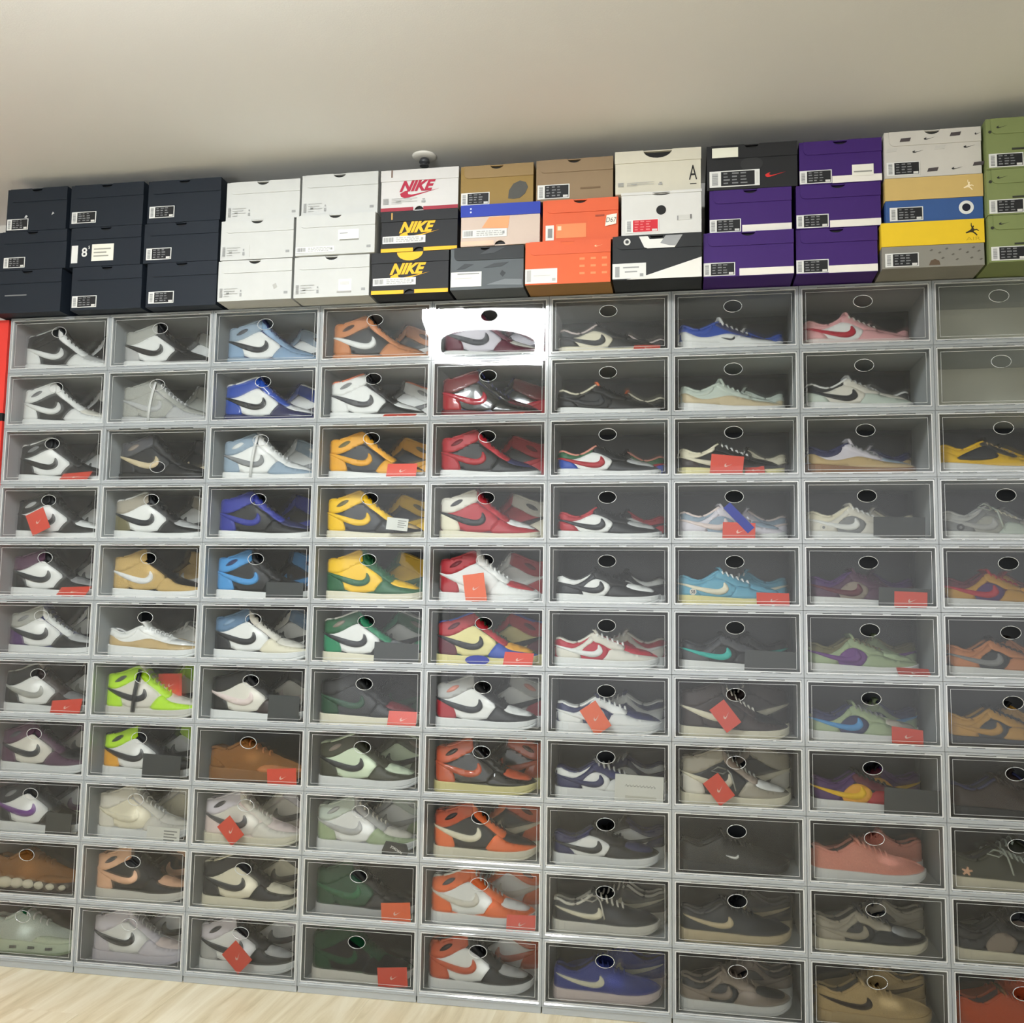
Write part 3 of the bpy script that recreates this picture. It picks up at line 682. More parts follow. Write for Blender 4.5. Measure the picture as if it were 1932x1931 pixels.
# ------------------------------------------------------------------ what stands in each case
KEY = dict(h='heel', q='quarter', s='swoosh', k='collar', e='eyestay', t='toecap', x='toebox', S='sole', b='base', l='lace', g='tongue', r='rim', w='wing', o='outsole', i='lining', m='mini')
CELLS = {
 (1, 1): ('HI', 'h:white q:black s:white e:white t:white x:lightgrey k:black r:lightgrey w:charcoal b:black l:black', 'black high-top, white heel and toe'),
 (1, 2): ('HI', 'h:white q:black s:white e:white t:white x:offwhite k:white w:darkgrey b:black l:black', 'white high-top, black side panel'),
 (1, 3): ('HI', 'h:black q:white s:black e:black t:black x:black k:black r:white w:grey b:black', 'black high-top, white side and collar edge'),
 (1, 4): ('HI', 'h:black q:white s:black e:black t:black x:white k:black w:lightgrey b:black', 'black high-top, white toe box'),
 (1, 5): ('HI', 'h:black q:white s:charcoal e:black t:black x:grey k:plum b:black i:black', 'black high-top, dark plum collar'),
 (1, 6): ('HI', 'h:purple q:white s:charcoal e:white t:black x:lightgrey k:silver w:grey b:navy l:black', 'white high-top, purple heel'),
 (1, 7): ('HI', 'h:black q:white s:silver e:darkbrown t:darkbrown x:grey k:black r:silver b:black g:taupe l:darkbrown', 'black high-top, silver side logo'),
 (1, 8): ('HI', 'h:plum q:offwhite s:charcoal e:plum t:plum x:black k:plum w:darkgrey b:black', 'dark plum high-top, off-white side'),
 (1, 9): ('HI', 'h:black q:white s:violet e:black t:black x:black k:charcoal w:grey b:black', 'black high-top, violet side logo'),
 (1, 10): ('FO', 'b:brown h:brown t:brown S:darkbrown o:darkbrown l:brown', 'brown chunky sneaker, scalloped pale sole', 'suede'),
 (1, 11): ('FO', 'b:mint h:palegreen t:palegreen S:palegreen o:sage l:white g:forest', 'pale green fuzzy chunky sneaker', 'suede'),
 (2, 1): ('HI', 'h:lightgrey q:white s:black e:black t:black x:black k:silver b:black', 'black high-top, silver collar and white side'),
 (2, 2): ('HI', 'h:silver q:silver s:lightgrey e:silver t:lightgrey x:silver k:silver b:grey l:white S:lightgrey', 'silver grey high-top, white ribbon laces', 'suede'),
 (2, 3): ('HI', 'h:black q:black s:sand e:black t:black x:black k:darkgrey w:taupe b:black S:black', 'all-black high-top, sand side logo'),
 (2, 4): ('HI', 'h:olive q:white s:charcoal e:black t:black x:lightgrey k:stone r:white b:black', 'black and white high-top, olive-beige collar'),
 (2, 5): ('HI', 'h:gold q:gold s:white e:black t:gold x:black k:gold b:black l:black', 'gold high-top, white side logo', 'suede'),
 (2, 6): ('RU', 'h:tan e:white x:white k:white b:white l:white', 'white low sneaker, tan patent mudguard', 'patent'),
 (2, 7): ('HI', 'h:neon q:offwhite s:charcoal e:neon t:neon x:offwhite k:neon w:darkgrey b:offwhite l:neon S:offwhite', 'neon yellow-green high-top'),
 (2, 8): ('HI', 'h:amber q:white s:charcoal e:black t:black x:black k:neon w:charcoal b:black r:charcoal', 'black high-top, neon collar, amber heel'),
 (2, 9): ('HI', 'h:offwhite q:cream s:cream e:offwhite t:offwhite x:offwhite k:offwhite b:lightgrey l:white', 'all cream high-top'),
 (2, 10): ('HI', 'h:peach q:black s:peach e:black t:black x:peach k:peach w:darkgrey b:black S:offwhite', 'black and peach high-top'),
 (2, 11): ('HI', 'h:lilac q:white s:charcoal e:lilac t:lilac x:blush k:lilac b:lightgrey l:lightgrey S:lilac', 'pale lilac-grey high-top, black side logo'),
 (3, 1): ('HI', 'h:paleblue q:white s:charcoal e:paleblue t:paleblue x:paleblue k:steelblue w:darkgrey b:navy S:steelblue', 'pale blue high-top, white side'),
 (3, 2): ('HI', 'h:blue q:white s:charcoal e:blue t:navy x:white k:blue r:white b:navy l:navy S:navy', 'royal blue patent high-top, white side', 'patent'),
 (3, 3): ('HI', 'h:steelblue q:white s:grey e:white t:steelblue x:white k:steelblue w:white b:lightgrey l:white', 'grey-blue and white high-top'),
 (3, 4): ('HI', 'h:royal q:black s:royal e:royal t:black x:navy k:royal b:black', 'dark royal blue and black high-top'),
 (3, 5): ('HI', 'h:skyblue q:black s:skyblue e:black t:black x:black k:skyblue w:navy b:black', 'sky blue and black high-top'),
 (3, 6): ('HI', 'h:charcoal q:white s:charcoal e:offwhite t:cream x:offwhite k:cementblue w:paleblue b:charcoal l:black', 'cream and black high-top, greyish blue collar'),
 (3, 7): ('HI', 'h:black q:offwhite s:blush e:black t:darkbrown x:black k:black b:black', 'black high-top, cream outlined side logo'),
 (3, 8): ('FO', 'b:brown h:brown t:copper S:brown o:darkbrown l:copper', 'shaggy brown suede sneaker', 'suede'),
 (3, 9): ('HI', 'h:blush q:offwhite s:darkgrey e:offwhite t:offwhite x:blush k:lilac w:darkgrey b:blush l:offwhite S:cream', 'blush white high-top, dark side logo'),
 (3, 10): ('HI', 'h:charcoal q:cream s:charcoal e:black t:black x:cream k:charcoal r:cream b:black S:cream', 'charcoal high-top, cream side and sole'),
 (3, 11): ('HI', 'h:lightgrey q:white s:charcoal e:black t:black x:lightgrey k:lilac w:darkgrey b:black', 'black high-top, pale grey heel and collar'),
 (4, 1): ('HI', 'h:copper q:black s:white e:copper t:copper x:copper k:copper w:darkbrown b:black S:copper', 'copper brown and black high-top'),
 (4, 2): ('HI', 'h:white q:white s:darkgrey e:black t:black x:white k:white r:orange w:grey b:black', 'white high-top, orange collar edge'),
 (4, 3): ('HI', 'h:amber q:charcoal s:amber e:amber t:amber x:charcoal k:amber w:olive b:charcoal', 'amber and black high-top'),
 (4, 4): ('HI', 'h:yellow q:charcoal s:yellow e:yellow t:black x:tan k:yellow w:olive b:charcoal S:cream', 'bright yellow and black high-top'),
 (4, 5): ('HI', 'h:forest q:yellow s:forest e:forest t:forest x:yellow k:yellow r:yellow b:forest S:cream', 'green and yellow high-top'),
 (4, 6): ('HI', 'h:green q:white s:charcoal e:green t:black x:grey k:forest r:white w:taupe b:black S:cream', 'green and white high-top'),
 (4, 7): ('HI', 'h:darkgreen q:black s:darkgreen e:black t:black x:darkred k:black b:black S:cream', 'black and dark green high-top, cream sole'),
 (4, 8): ('HI', 'h:darkolive q:palegreen s:charcoal e:darkolive t:darkolive x:palegreen k:darkolive r:palegreen w:taupe b:darkolive', 'olive green high-top, pale green side'),
 (4, 9): ('HI', 'h:sage q:white s:lightgrey e:lightgrey t:sage x:offwhite k:mint w:lightgrey b:grey l:offwhite', 'white and sage high-top'),
 (4, 10): ('HI', 'h:darkgreen q:darkgreen s:forest e:black t:black x:black k:darkgreen b:black S:lightgrey', 'very dark green high-top, grey sole'),
 (4, 11): ('HI', 'h:darkgreen q:black s:darkgreen e:darkgreen t:black x:black k:darkgreen b:darkgreen S:offwhite', 'dark green suede high-top, white sole', 'suede'),
 (5, 1): ('HI', 'h:maroon q:lilac s:darkgrey e:maroon t:maroon x:offwhite k:maroon b:charcoal', 'maroon high-top, pale lilac side'),
 (5, 2): ('HI', 'h:red q:black s:crimson e:black t:black x:maroon k:darkred b:navy S:darkred', 'shiny dark red and black high-top', 'patent'),
 (5, 3): ('HI', 'h:red q:black s:red e:red t:black x:navy k:red w:darkred b:black', 'red and black high-top'),
 (5, 4): ('HI', 'h:cream q:red s:charcoal e:red t:red x:white k:offwhite w:darkgrey b:maroon S:cream', 'red high-top, cream heel and collar'),
 (5, 5): ('HI', 'h:red q:white s:white e:white t:white x:red k:red w:darkred b:lightgrey l:white', 'white high-top, red heel and collar'),
 (5, 6): ('HI', 'h:maroon q:paleyellow s:charcoal e:red t:blue x:amber k:red w:maroon r:blue b:darkgreen S:paleyellow', 'multicolour high-top, pale yellow side'),
 (5, 7): ('HI', 'h:red q:white s:charcoal e:black t:black x:white k:lightgrey w:salmon b:black', 'black high-top, red heel, grey collar'),
 (5, 8): ('HI', 'h:rust q:black s:rust e:black t:black x:rust k:rust w:darkbrown b:black S:paleyellow', 'rust orange and black patent high-top', 'patent'),
 (5, 9): ('HI', 'h:orange q:black s:cream e:orange t:orange x:black k:rust w:darkbrown b:black S:cream', 'bright orange high-top, cream side logo'),
 (5, 10): ('HI', 'h:orange q:white s:offwhite e:orange t:orange x:white k:orange r:white w:darkgrey b:orange l:lightgrey', 'orange high-top, white side panel'),
 (5, 11): ('HI', 'h:rust q:white s:rust e:black t:black x:lightgrey k:rust w:darkbrown b:black', 'rust, white and black high-top'),
 (6, 1): ('LO', 'h:black q:cream s:charcoal e:black t:black x:black k:charcoal r:blush b:black S:cream', 'black low sneaker, cream side'),
 (6, 2): ('LO', 'h:black q:black s:charcoal e:black t:black x:black k:black r:cream b:black g:orange', 'all-black low sneaker, orange tongue'),
 (6, 3): ('LO', 'h:blue q:white s:red e:black t:black x:lightgrey k:forest r:salmon b:black', 'white low sneaker, blue heel, green collar'),
 (6, 4): ('LO', 'h:red q:white s:charcoal e:black t:black x:lightgrey k:red b:black', 'black low sneaker, red heel, white side'),
 (6, 5): ('DU', 'h:charcoal q:white s:charcoal e:black t:black x:white k:white r:black b:black', 'black low sneaker, white collar band'),
 (6, 6): ('DU', 'h:offwhite q:crimson s:white e:offwhite t:offwhite x:crimson k:crimson r:offwhite b:crimson l:white g:offwhite', 'white low sneaker, crimson side'),
 (6, 7): ('DU', 'h:white q:navy s:white e:white t:white x:navy k:navy r:white b:navy l:white g:navy', 'white low sneaker, navy toe box'),
 (6, 8): ('DU', 'h:navy q:white s:navy e:navy t:white x:navy k:white r:navy b:charcoal l:lightgrey g:grey', 'navy low sneaker, white side'),
 (6, 9): ('LO', 'h:navy q:white s:charcoal e:black t:black x:navy k:navy b:black', 'black and navy low sneaker, white side'),
 (6, 10): ('KN', 's:cream b:charcoal k:charcoal S:offwhite l:offwhite r:offwhite g:charcoal', 'charcoal low sneaker, white laces'),
 (6, 11): ('KN', 's:cream b:indigo S:blush l:indigo r:indigo g:navy', 'indigo blue suede low sneaker', 'suede'),
 (7, 1): ('RU', 'h:white k:blue e:navy x:navy b:blue s:charcoal l:white g:white', 'blue runner, white wavy mudguard'),
 (7, 2): ('RU', 'h:sand k:mint e:mint x:mint b:mint l:mint g:mint', 'pale mint and sand runner'),
 (7, 3): ('LO', 'h:darkbrown q:black s:cream e:black t:black x:black k:cream b:black l:white S:paleyellow', 'dark low sneaker, cream collar and logo'),
 (7, 4): ('DU', 'h:lilac q:steelblue s:blush e:lilac t:lilac x:steelblue k:steelblue r:blush b:lilac', 'pale lilac low sneaker, pink logo'),
 (7, 5): ('LO', 'h:aqua q:aqua s:cream e:aqua t:aqua x:aqua k:aqua b:aqua l:white S:paleyellow', 'light blue low sneaker, round number badge'),
 (7, 6): ('DU', 'h:darkgrey q:black s:teal e:darkgrey t:black x:black k:charcoal b:black', 'dark grey low sneaker, teal logo'),
 (7, 7): ('HI', 'h:darkbrown q:darkbrown s:cream e:darkbrown t:darkbrown x:black k:darkbrown b:black l:offwhite S:cream', 'dark brown high-top, cream sole'),
 (7, 8): ('HI', 'h:offwhite q:charcoal s:cream e:taupe t:stone x:white k:stone b:charcoal l:silver S:cream', 'beige and taupe high-top'),
 (7, 9): ('KN', 'm:white b:black S:charcoal o:black', 'plain black low sneaker, tiny white logo'),
 (7, 10): ('KN', 's:sand b:charcoal S:sand r:darkgrey', 'charcoal low sneaker, sand sole'),
 (7, 11): ('DU', 'h:taupe q:charcoal s:taupe e:taupe t:taupe x:charcoal k:charcoal r:taupe b:taupe', 'taupe low sneaker, charcoal side'),
 (8, 1): ('LO', 'h:pink q:white s:crimson e:pink t:pink x:pink k:pink b:pink l:offwhite S:blush', 'pink low sneaker, crimson logo'),
 (8, 2): ('LO', 'h:mint q:offwhite s:charcoal e:offwhite t:mint x:offwhite k:charcoal r:white b:lightgrey', 'cream low sneaker, dark logo'),
 (8, 3): ('RU', 'h:tan k:navy e:lilac x:steelblue b:lilac l:grey S:brown o:brown', 'grey-lilac runner, gum sole'),
 (8, 4): ('DU', 'h:offwhite q:grey s:white e:offwhite t:offwhite x:lightgrey k:cream b:offwhite l:white', 'cream low sneaker, grey side'),
 (8, 5): ('DU', 'h:plum q:taupe s:maroon e:plum t:plum x:plum k:purple b:plum', 'dark plum low sneaker'),
 (8, 6): ('DU', 'h:sage q:violet s:violet e:sage t:sage x:sage k:olive b:sage l:olive', 'sage green low sneaker, violet side'),
 (8, 7): ('DU', 'h:sage q:navy s:skyblue e:sage t:sage x:stone k:navy b:sage l:grey', 'sage low sneaker, navy side, blue logo'),
 (8, 8): ('DU', 'h:purple q:amber s:yellow e:maroon t:red x:charcoal k:purple b:black', 'purple low sneaker, amber side'),
 (8, 9): ('KN', 'b:salmon S:white l:salmon r:salmon g:salmon', 'salmon pink knit low sneaker', 'suede'),
 (8, 10): ('DU', 'h:stone q:charcoal s:stone e:stone t:charcoal x:grey k:stone b:darkgrey S:cream', 'stone grey low sneaker, charcoal side'),
 (8, 11): ('KN', 's:darkbrown b:tan S:tan l:tan r:tan g:tan', 'tan low sneaker, dark brown logo', 'suede'),
 (9, 3): ('RU', 'h:yellow k:yellow e:charcoal x:yellow b:yellow q:charcoal l:tan g:charcoal r:yellow', 'yellow and black sneaker with black wings'),
 (9, 4): ('DU', 'h:grey q:silver s:lightgrey e:grey t:mint x:silver k:lightgrey b:grey l:cream', 'grey low sneaker, cream laces'),
 (9, 5): ('DU', 'h:mustard q:purple s:crimson e:mustard t:mustard x:amber k:maroon b:maroon l:red g:red', 'mustard and purple low sneaker'),
 (9, 6): ('DU', 'h:copper q:charcoal s:grey e:copper t:copper x:copper k:copper b:darkbrown', 'copper low sneaker, charcoal side'),
 (9, 7): ('DU', 'h:mustard q:charcoal s:mustard e:mustard t:mustard x:mustard k:mustard b:charcoal S:charcoal', 'mustard low sneaker, dark sole'),
 (9, 8): ('KN', 'b:darkbrown S:charcoal o:black r:navy', 'dark brown low sneaker, black sole'),
 (9, 9): ('KN', 'b:darkolive S:cream l:mint r:darkolive g:darkolive', 'dark olive low sneaker, pale laces'),
 (9, 10): ('DU', 'h:charcoal q:taupe e:charcoal t:charcoal x:grey k:charcoal b:charcoal S:cream', 'charcoal low sneaker, taupe side'),
 (9, 11): ('KN', 'b:rust S:rust l:rust r:rust g:brown', 'rust brown knit low sneaker', 'suede'),
}
NOREAR = {(7, 9), (4, 10), (4, 11), (1, 10), (1, 11), (3, 8)}
# hang tags and cards just behind the doors: column, row, place in the case (x, z), size, tilt, kind
TAGS = [
 (1, 3, 0.241, 0.027, 0.101, 0.032, 4, 'red'),
 (1, 4, 0.135, 0.064, 0.065, 0.070, 25, 'red'),
 (1, 5, 0.258, 0.026, 0.102, 0.031, 2, 'red'),
 (1, 7, 0.263, 0.033, 0.102, 0.043, 5, 'red'),
 (2, 7, 0.216, 0.104, 0.078, 0.068, 2, 'red'),
 (2, 9, 0.262, 0.029, 0.105, 0.050, -2, 'white'),
 (3, 5, 0.263, 0.034, 0.117, 0.055, -1, 'dark'),
 (3, 7, 0.274, 0.051, 0.096, 0.077, -2, 'dark'),
 (3, 8, 0.277, 0.034, 0.090, 0.051, 4, 'red'),
 (3, 9, 0.125, 0.055, 0.051, 0.071, 42, 'red'),
 (3, 11, 0.161, 0.062, 0.059, 0.073, 46, 'red'),
 (4, 2, 0.246, 0.022, 0.098, 0.021, -2, 'red'),
 (4, 3, 0.262, 0.035, 0.091, 0.043, 0, 'red'),
 (4, 4, 0.256, 0.055, 0.065, 0.036, -6, 'white'),
 (4, 6, 0.263, 0.042, 0.134, 0.056, -2, 'dark'),
 (4, 7, 0.283, 0.032, 0.085, 0.043, -1, 'red'),
 (4, 9, 0.276, 0.029, 0.078, 0.042, -8, 'hex'),
 (4, 10, 0.282, 0.036, 0.085, 0.056, 4, 'orange'),
 (4, 11, 0.277, 0.042, 0.086, 0.053, 5, 'red'),
 (5, 2, 0.229, 0.021, 0.088, 0.016, 1, 'red'),
 (5, 5, 0.142, 0.051, 0.062, 0.081, 8, 'orange'),
 (5, 6, 0.269, 0.030, 0.084, 0.037, -2, 'red'),
 (5, 6, 0.153, 0.026, 0.071, 0.028, 0, 'oval'),
 (5, 10, 0.287, 0.027, 0.081, 0.042, 2, 'red'),
 (6, 1, 0.280, 0.025, 0.075, 0.026, -2, 'red'),
 (6, 7, 0.141, 0.055, 0.053, 0.081, 34, 'orange'),
 (6, 8, 0.261, 0.046, 0.132, 0.077, -2, 'bag'),
 (7, 3, 0.152, 0.040, 0.089, 0.054, -6, 'red'),
 (7, 3, 0.228, 0.027, 0.054, 0.027, 0, 'red'),
 (7, 4, 0.183, 0.035, 0.088, 0.048, -2, 'red'),
 (7, 4, 0.183, 0.072, 0.024, 0.096, 43, 'blue'),
 (7, 5, 0.273, 0.027, 0.087, 0.040, -1, 'red'),
 (7, 6, 0.264, 0.042, 0.137, 0.055, -2, 'dark'),
 (7, 7, 0.143, 0.072, 0.049, 0.075, 38, 'red'),
 (7, 8, 0.125, 0.057, 0.050, 0.073, 38, 'red'),
 (8, 4, 0.253, 0.047, 0.132, 0.053, -1, 'dark'),
 (8, 5, 0.277, 0.031, 0.083, 0.045, -2, 'red'),
 (8, 5, 0.262, 0.038, 0.131, 0.051, -2, 'dark'),
 (8, 6, 0.285, 0.019, 0.082, 0.022, -2, 'red'),
 (8, 7, 0.263, 0.033, 0.079, 0.041, -6, 'red'),
 (8, 8, 0.267, 0.046, 0.136, 0.068, -2, 'dark'),
 (1, 9, 0.267, 0.045, 0.085, 0.065, -2, 'dark'),
 (2, 8, 0.245, 0.048, 0.123, 0.071, -2, 'dark'),

]

# ------------------------------------------------------------------ shoe boxes on top
BM = {}
def cm(c, rough=0.62):
    k = (c, rough)
    if k not in BM: BM[k] = solid('card_%d_%d_%d' % c, c, rough, 0.05, 25)
    return BM[k]
WHT, GRY, INK = (218, 219, 216), (150, 152, 152), (24, 25, 28)
def notched(x0, x1, z0, z1, nx, a, b, where_, rl=0.0):
    """front plate outline with a thumb notch in its top or bottom edge, rl = radius of the lower left corner"""
    P = []
    if rl > 0:
        P += [(x0 + rl - rl * math.sin(t * PI / 8), z0 + rl - rl * math.cos(t * PI / 8)) for t in (4, 3, 2, 1, 0)]
    else: P += [(x0, z0)]
    if where_ == 'bottom':
        P += [(nx - a * math.cos(t * PI / 10), z0 + b * math.sin(t * PI / 10)) for t in range(11)]
    P += [(x1, z0), (x1, z1)]
    if where_ == 'top':
        P += [(nx + a * math.cos(t * PI / 10), z1 - b * math.sin(t * PI / 10)) for t in range(11)]
    P += [(x0, z1)]
    return P

SW = [(0, .26), (.03, .08), (.12, 0), (.24, .02), (.45, .14), (1, .46), (.5, .24), (.30, .18), (.21, .22), (.20, .34), (.26, .48), (.12, .40)]
JM = [(.0, .30), (.22, .40), (.40, .52), (.44, .62), (.38, .80), (.40, .98), (.45, .98), (.45, .82), (.50, .72), (.53, .78), (.60, .78), (.61, .68), (.56, .62),
      (.64, .50), (.80, .52), (.98, .40), (.92, .36), (.80, .44), (.62, .40), (.58, .34), (.74, .22), (.86, .06), (.78, .02), (.66, .16), (.50, .28), (.34, .30), (.14, .24), (.04, .22)]
def text_mesh(s, h, shear=0.0, bold=0.0, squeeze=1.0):
    cu = bpy.data.curves.new('lettering', 'FONT')
    cu.body = s; cu.size = 1.0; cu.shear = shear; cu.offset = bold; cu.extrude = 0.0
    cu.fill_mode = 'FRONT'; cu.resolution_u = 3
    o = bpy.data.objects.new('lettering', cu)
    COL.objects.link(o)
    dg = bpy.context.evaluated_depsgraph_get(); dg.update()
    me = bpy.data.meshes.new_from_object(o.evaluated_get(dg))
    bpy.data.objects.remove(o); bpy.data.curves.remove(cu)
    xs = [v.co.x for v in me.vertices]; ys = [v.co.y for v in me.vertices]
    k = h / (max(ys) - min(ys)); cx, c0 = (min(xs) + max(xs)) / 2, (max(ys) + min(ys)) / 2
    V = [((v.co.x - cx) * k * squeeze, (v.co.y - c0) * k) for v in me.vertices]
    F = [tuple(p.vertices) for p in me.polygons]
    bpy.data.meshes.remove(me)
    return V, F

def label_part(kind, W, H, seed):
    """prints of a size sticker : list of (name, colour, list of rectangles x0,x1,z0,z1)"""
    rn = random.Random(seed)
    bars, lines, blk, chips = [], [], [], []
    if kind in ('std', 'long', 'red'):
        z = H * .12
        while z < H * .86:
            t = rn.choice((.0006, .001, .0014)); bars.append((W * .05, W * .17, z, z + t)); z += t + rn.choice((.0008, .0012))
        blk.append((W * .23, W * (.90 if kind == 'long' else .97), H * .06, H * .94))
        for j in range(4):
            for i in range(3):
                a = W * (.28 + .17 * i); zz = H * (.78 - .2 * j)
                lines.append((a, a + W * rn.uniform(.07, .14), zz, zz + H * rn.uniform(.06, .10)))
        chips = [(W * .80, W * .95, H * .08, H * .24)] if kind != 'long' else [(W * .93, W * .97, H * .15, H * .85)]
    elif kind == 'wide':
        x = W * .03
        while x < W * .24:
            t = rn.choice((.0008, .0014, .002)); bars.append((x, x + t, H * .2, H * .85)); x += t + .0014
        for j in range(3):
            a = W * .32
            while a < W * .86:
                b = a + W * rn.uniform(.03, .10); lines.append((a, b, H * (.68 - .24 * j), H * (.80 - .24 * j))); a = b + W * .02
        blk.append((W * .90, W * .95, H * .35, H * .7))
    else:   # grey print straight on the cardboard
        z = H * .05
        while z < H * .95:
            t = rn.choice((.0008, .0014, .002)); bars.append((0, W * .13, z, z + t)); z += t + .0012
        for j in range(4):
            lines.append((W * .2, W * (.8 - .12 * j * (j % 2)), H * (.84 - .24 * j), H * (.90 - .24 * j)))
        lines.append((W * .30, W * .42, H * .36, H * .56))
        blk.append((W * .90, W * .99, H * .1, H * .4)); blk.append((W * .92, W * .98, H * .55, H * .72))
    return bars, lines, blk, chips

def rects(name, R, y, mat):
    mb = MB()
    for a, b, c, d in R: mb.box(a, b, y, y + 0.0002, c, d)
    return mb.mesh(name, [mat])

NB = [0]
def shoebox(label, x0, x1, z0, z1, o, style, body, lid=None, lab=None, notch='top', nr=(.02, .0125), lidf=.31, extra=(), yaw=0.0):
    NB[0] += 1
    W, H = x1 - x0 - .0025, z1 - z0 - .001
    D = .335
    lid = lid or body
    t = thing('shoebox', label, 'shoe box', (x0, -o, z0), yaw, 'shoe boxes stacked on top of the cases')
    th = .003
    b = MB()
    fz = H - .003
    P = notched(0, W, 0, fz, W / 2, nr[0], nr[1], notch)
    b.prism(P, 0.002, 0.002 + th)
    b.box(0, W, 0.005, D, 0, th)
    b.box(0, th, 0.005, D, th, fz); b.box(W - th, W, 0.005, D, th, fz); b.box(th, W - th, D - th, D, th, fz)
    link('base', b.mesh('base', [cm(body)]), t)
    if notch: link('notch_shade', MB().box(th, W - th, .010, .0106, fz - .03 if notch == 'top' else .0035, fz - .0005 if notch == 'top' else .03).mesh('notch_shade', [cm((18, 18, 19))]), t)  # near-black sheet paints the shade inside the box behind its notch
    l = MB()
    zl = H * (1 - lidf)
    if style == 'flap':
        l.prism(notched(W * .05, W + .0005, zl, H, W / 2, nr[0], nr[1], 'top' if notch == 'top' else '', .014), -0.0005, 0.0018)
        l.box(0, W, 0.0018, D, H - .0028, H)
    else:
        g = .0012
        l.prism(notched(-g, W + g, zl, H, W / 2, nr[0], nr[1], 'top' if notch == 'top' else ''), -0.0008, 0.0018)
        l.box(-g, 0, 0.0018, D, zl, H); l.box(W, W + g, 0.0018, D, zl, H)
        l.box(0, W, 0.0018, D, H - .0028, H)
    link('lid', l.mesh('lid', [cm(lid)]), t)
    yb = 0.0016
    if lab:
        kind, u, v, lw, lh = lab
        lb = MB()
        if kind != 'print': lb.box(0, lw, -.0004, 0.0006, 0, lh)
        else: lb.box(0, lw * .001, 0.0002, 0.0006, 0, lh * .001)
        front = -.0012 if style == 'lid2' else yb - .0008
        lo = link('size_label', lb.mesh('size_label', [cm(WHT if kind != 'print' else body)]), t, (u * W, front, v * H))
        bars, lines, blk, chips = label_part(kind, lw, lh, NB[0])
        ink = (196, 40, 52) if kind == 'red' else INK if kind in ('std', 'long') else GRY
        pal = (120, 122, 124) if kind in ('std', 'long') else (214, 120, 120) if kind == 'red' else (170, 172, 170)
        y = -.0007
        link('barcode', rects('barcode', bars, y, cm((110, 112, 114) if kind != 'print' else (160, 162, 162))), lo)['kind'] = 'stuff'
        link('print_block', rects('print_block', blk, y, cm(ink)), lo)
        link('print_lines', rects('print_lines', lines, y - .0003, cm(pal)), lo)['kind'] = 'stuff'
        if chips: link('print_chip', rects('print_chip', chips, y - .0003, cm((206, 206, 202))), lo)
    for e in extra:
        k = e[0]
        if k == 'rect':
            _, nm, a, bq, c, d, col = e[:7]
            yy = -.0022 if len(e) > 7 else .0008
            link(nm, MB().box(a * W, bq * W, -.0003, .0004, c * H, d * H).mesh(nm, [cm(col)]), t, (0, e[7] if len(e) > 7 else 0.0012, 0))
        elif k == 'poly':
            _, nm, pts, col, y = e
            link(nm, MB().prism([(p * W, q * H) for p, q in pts], 0, .0005).mesh(nm, [cm(col)]), t, (0, y, 0))
        elif k == 'shape':
            _, nm, pts, u, v, sx, sz, col, y = e
            link(nm, MB().prism([((p - .5) * sx, (q - .5) * sz) for p, q in pts], 0, .0004).mesh(nm, [cm(col)]), t, (u * W, y, v * H))
        elif k == 'text':
            _, s, u, v, h, col, sh, bold, sq, y = e
            V, F = text_mesh(s, h, sh, bold, sq)
            link('lettering', mesh('lettering', [(a, 0, c) for a, c in V], F, False, [cm(col)]), t, (u * W, y, v * H))
        elif k == 'disc':
            _, nm, u, v, rx, rz, col, y = e
            link(nm, MB().prism([(rx * math.cos(2 * PI * q / 24), rz * math.sin(2 * PI * q / 24)) for q in range(24)], 0, .0005).mesh(nm, [cm(col)]), t, (u * W, y, v * H))
    return t

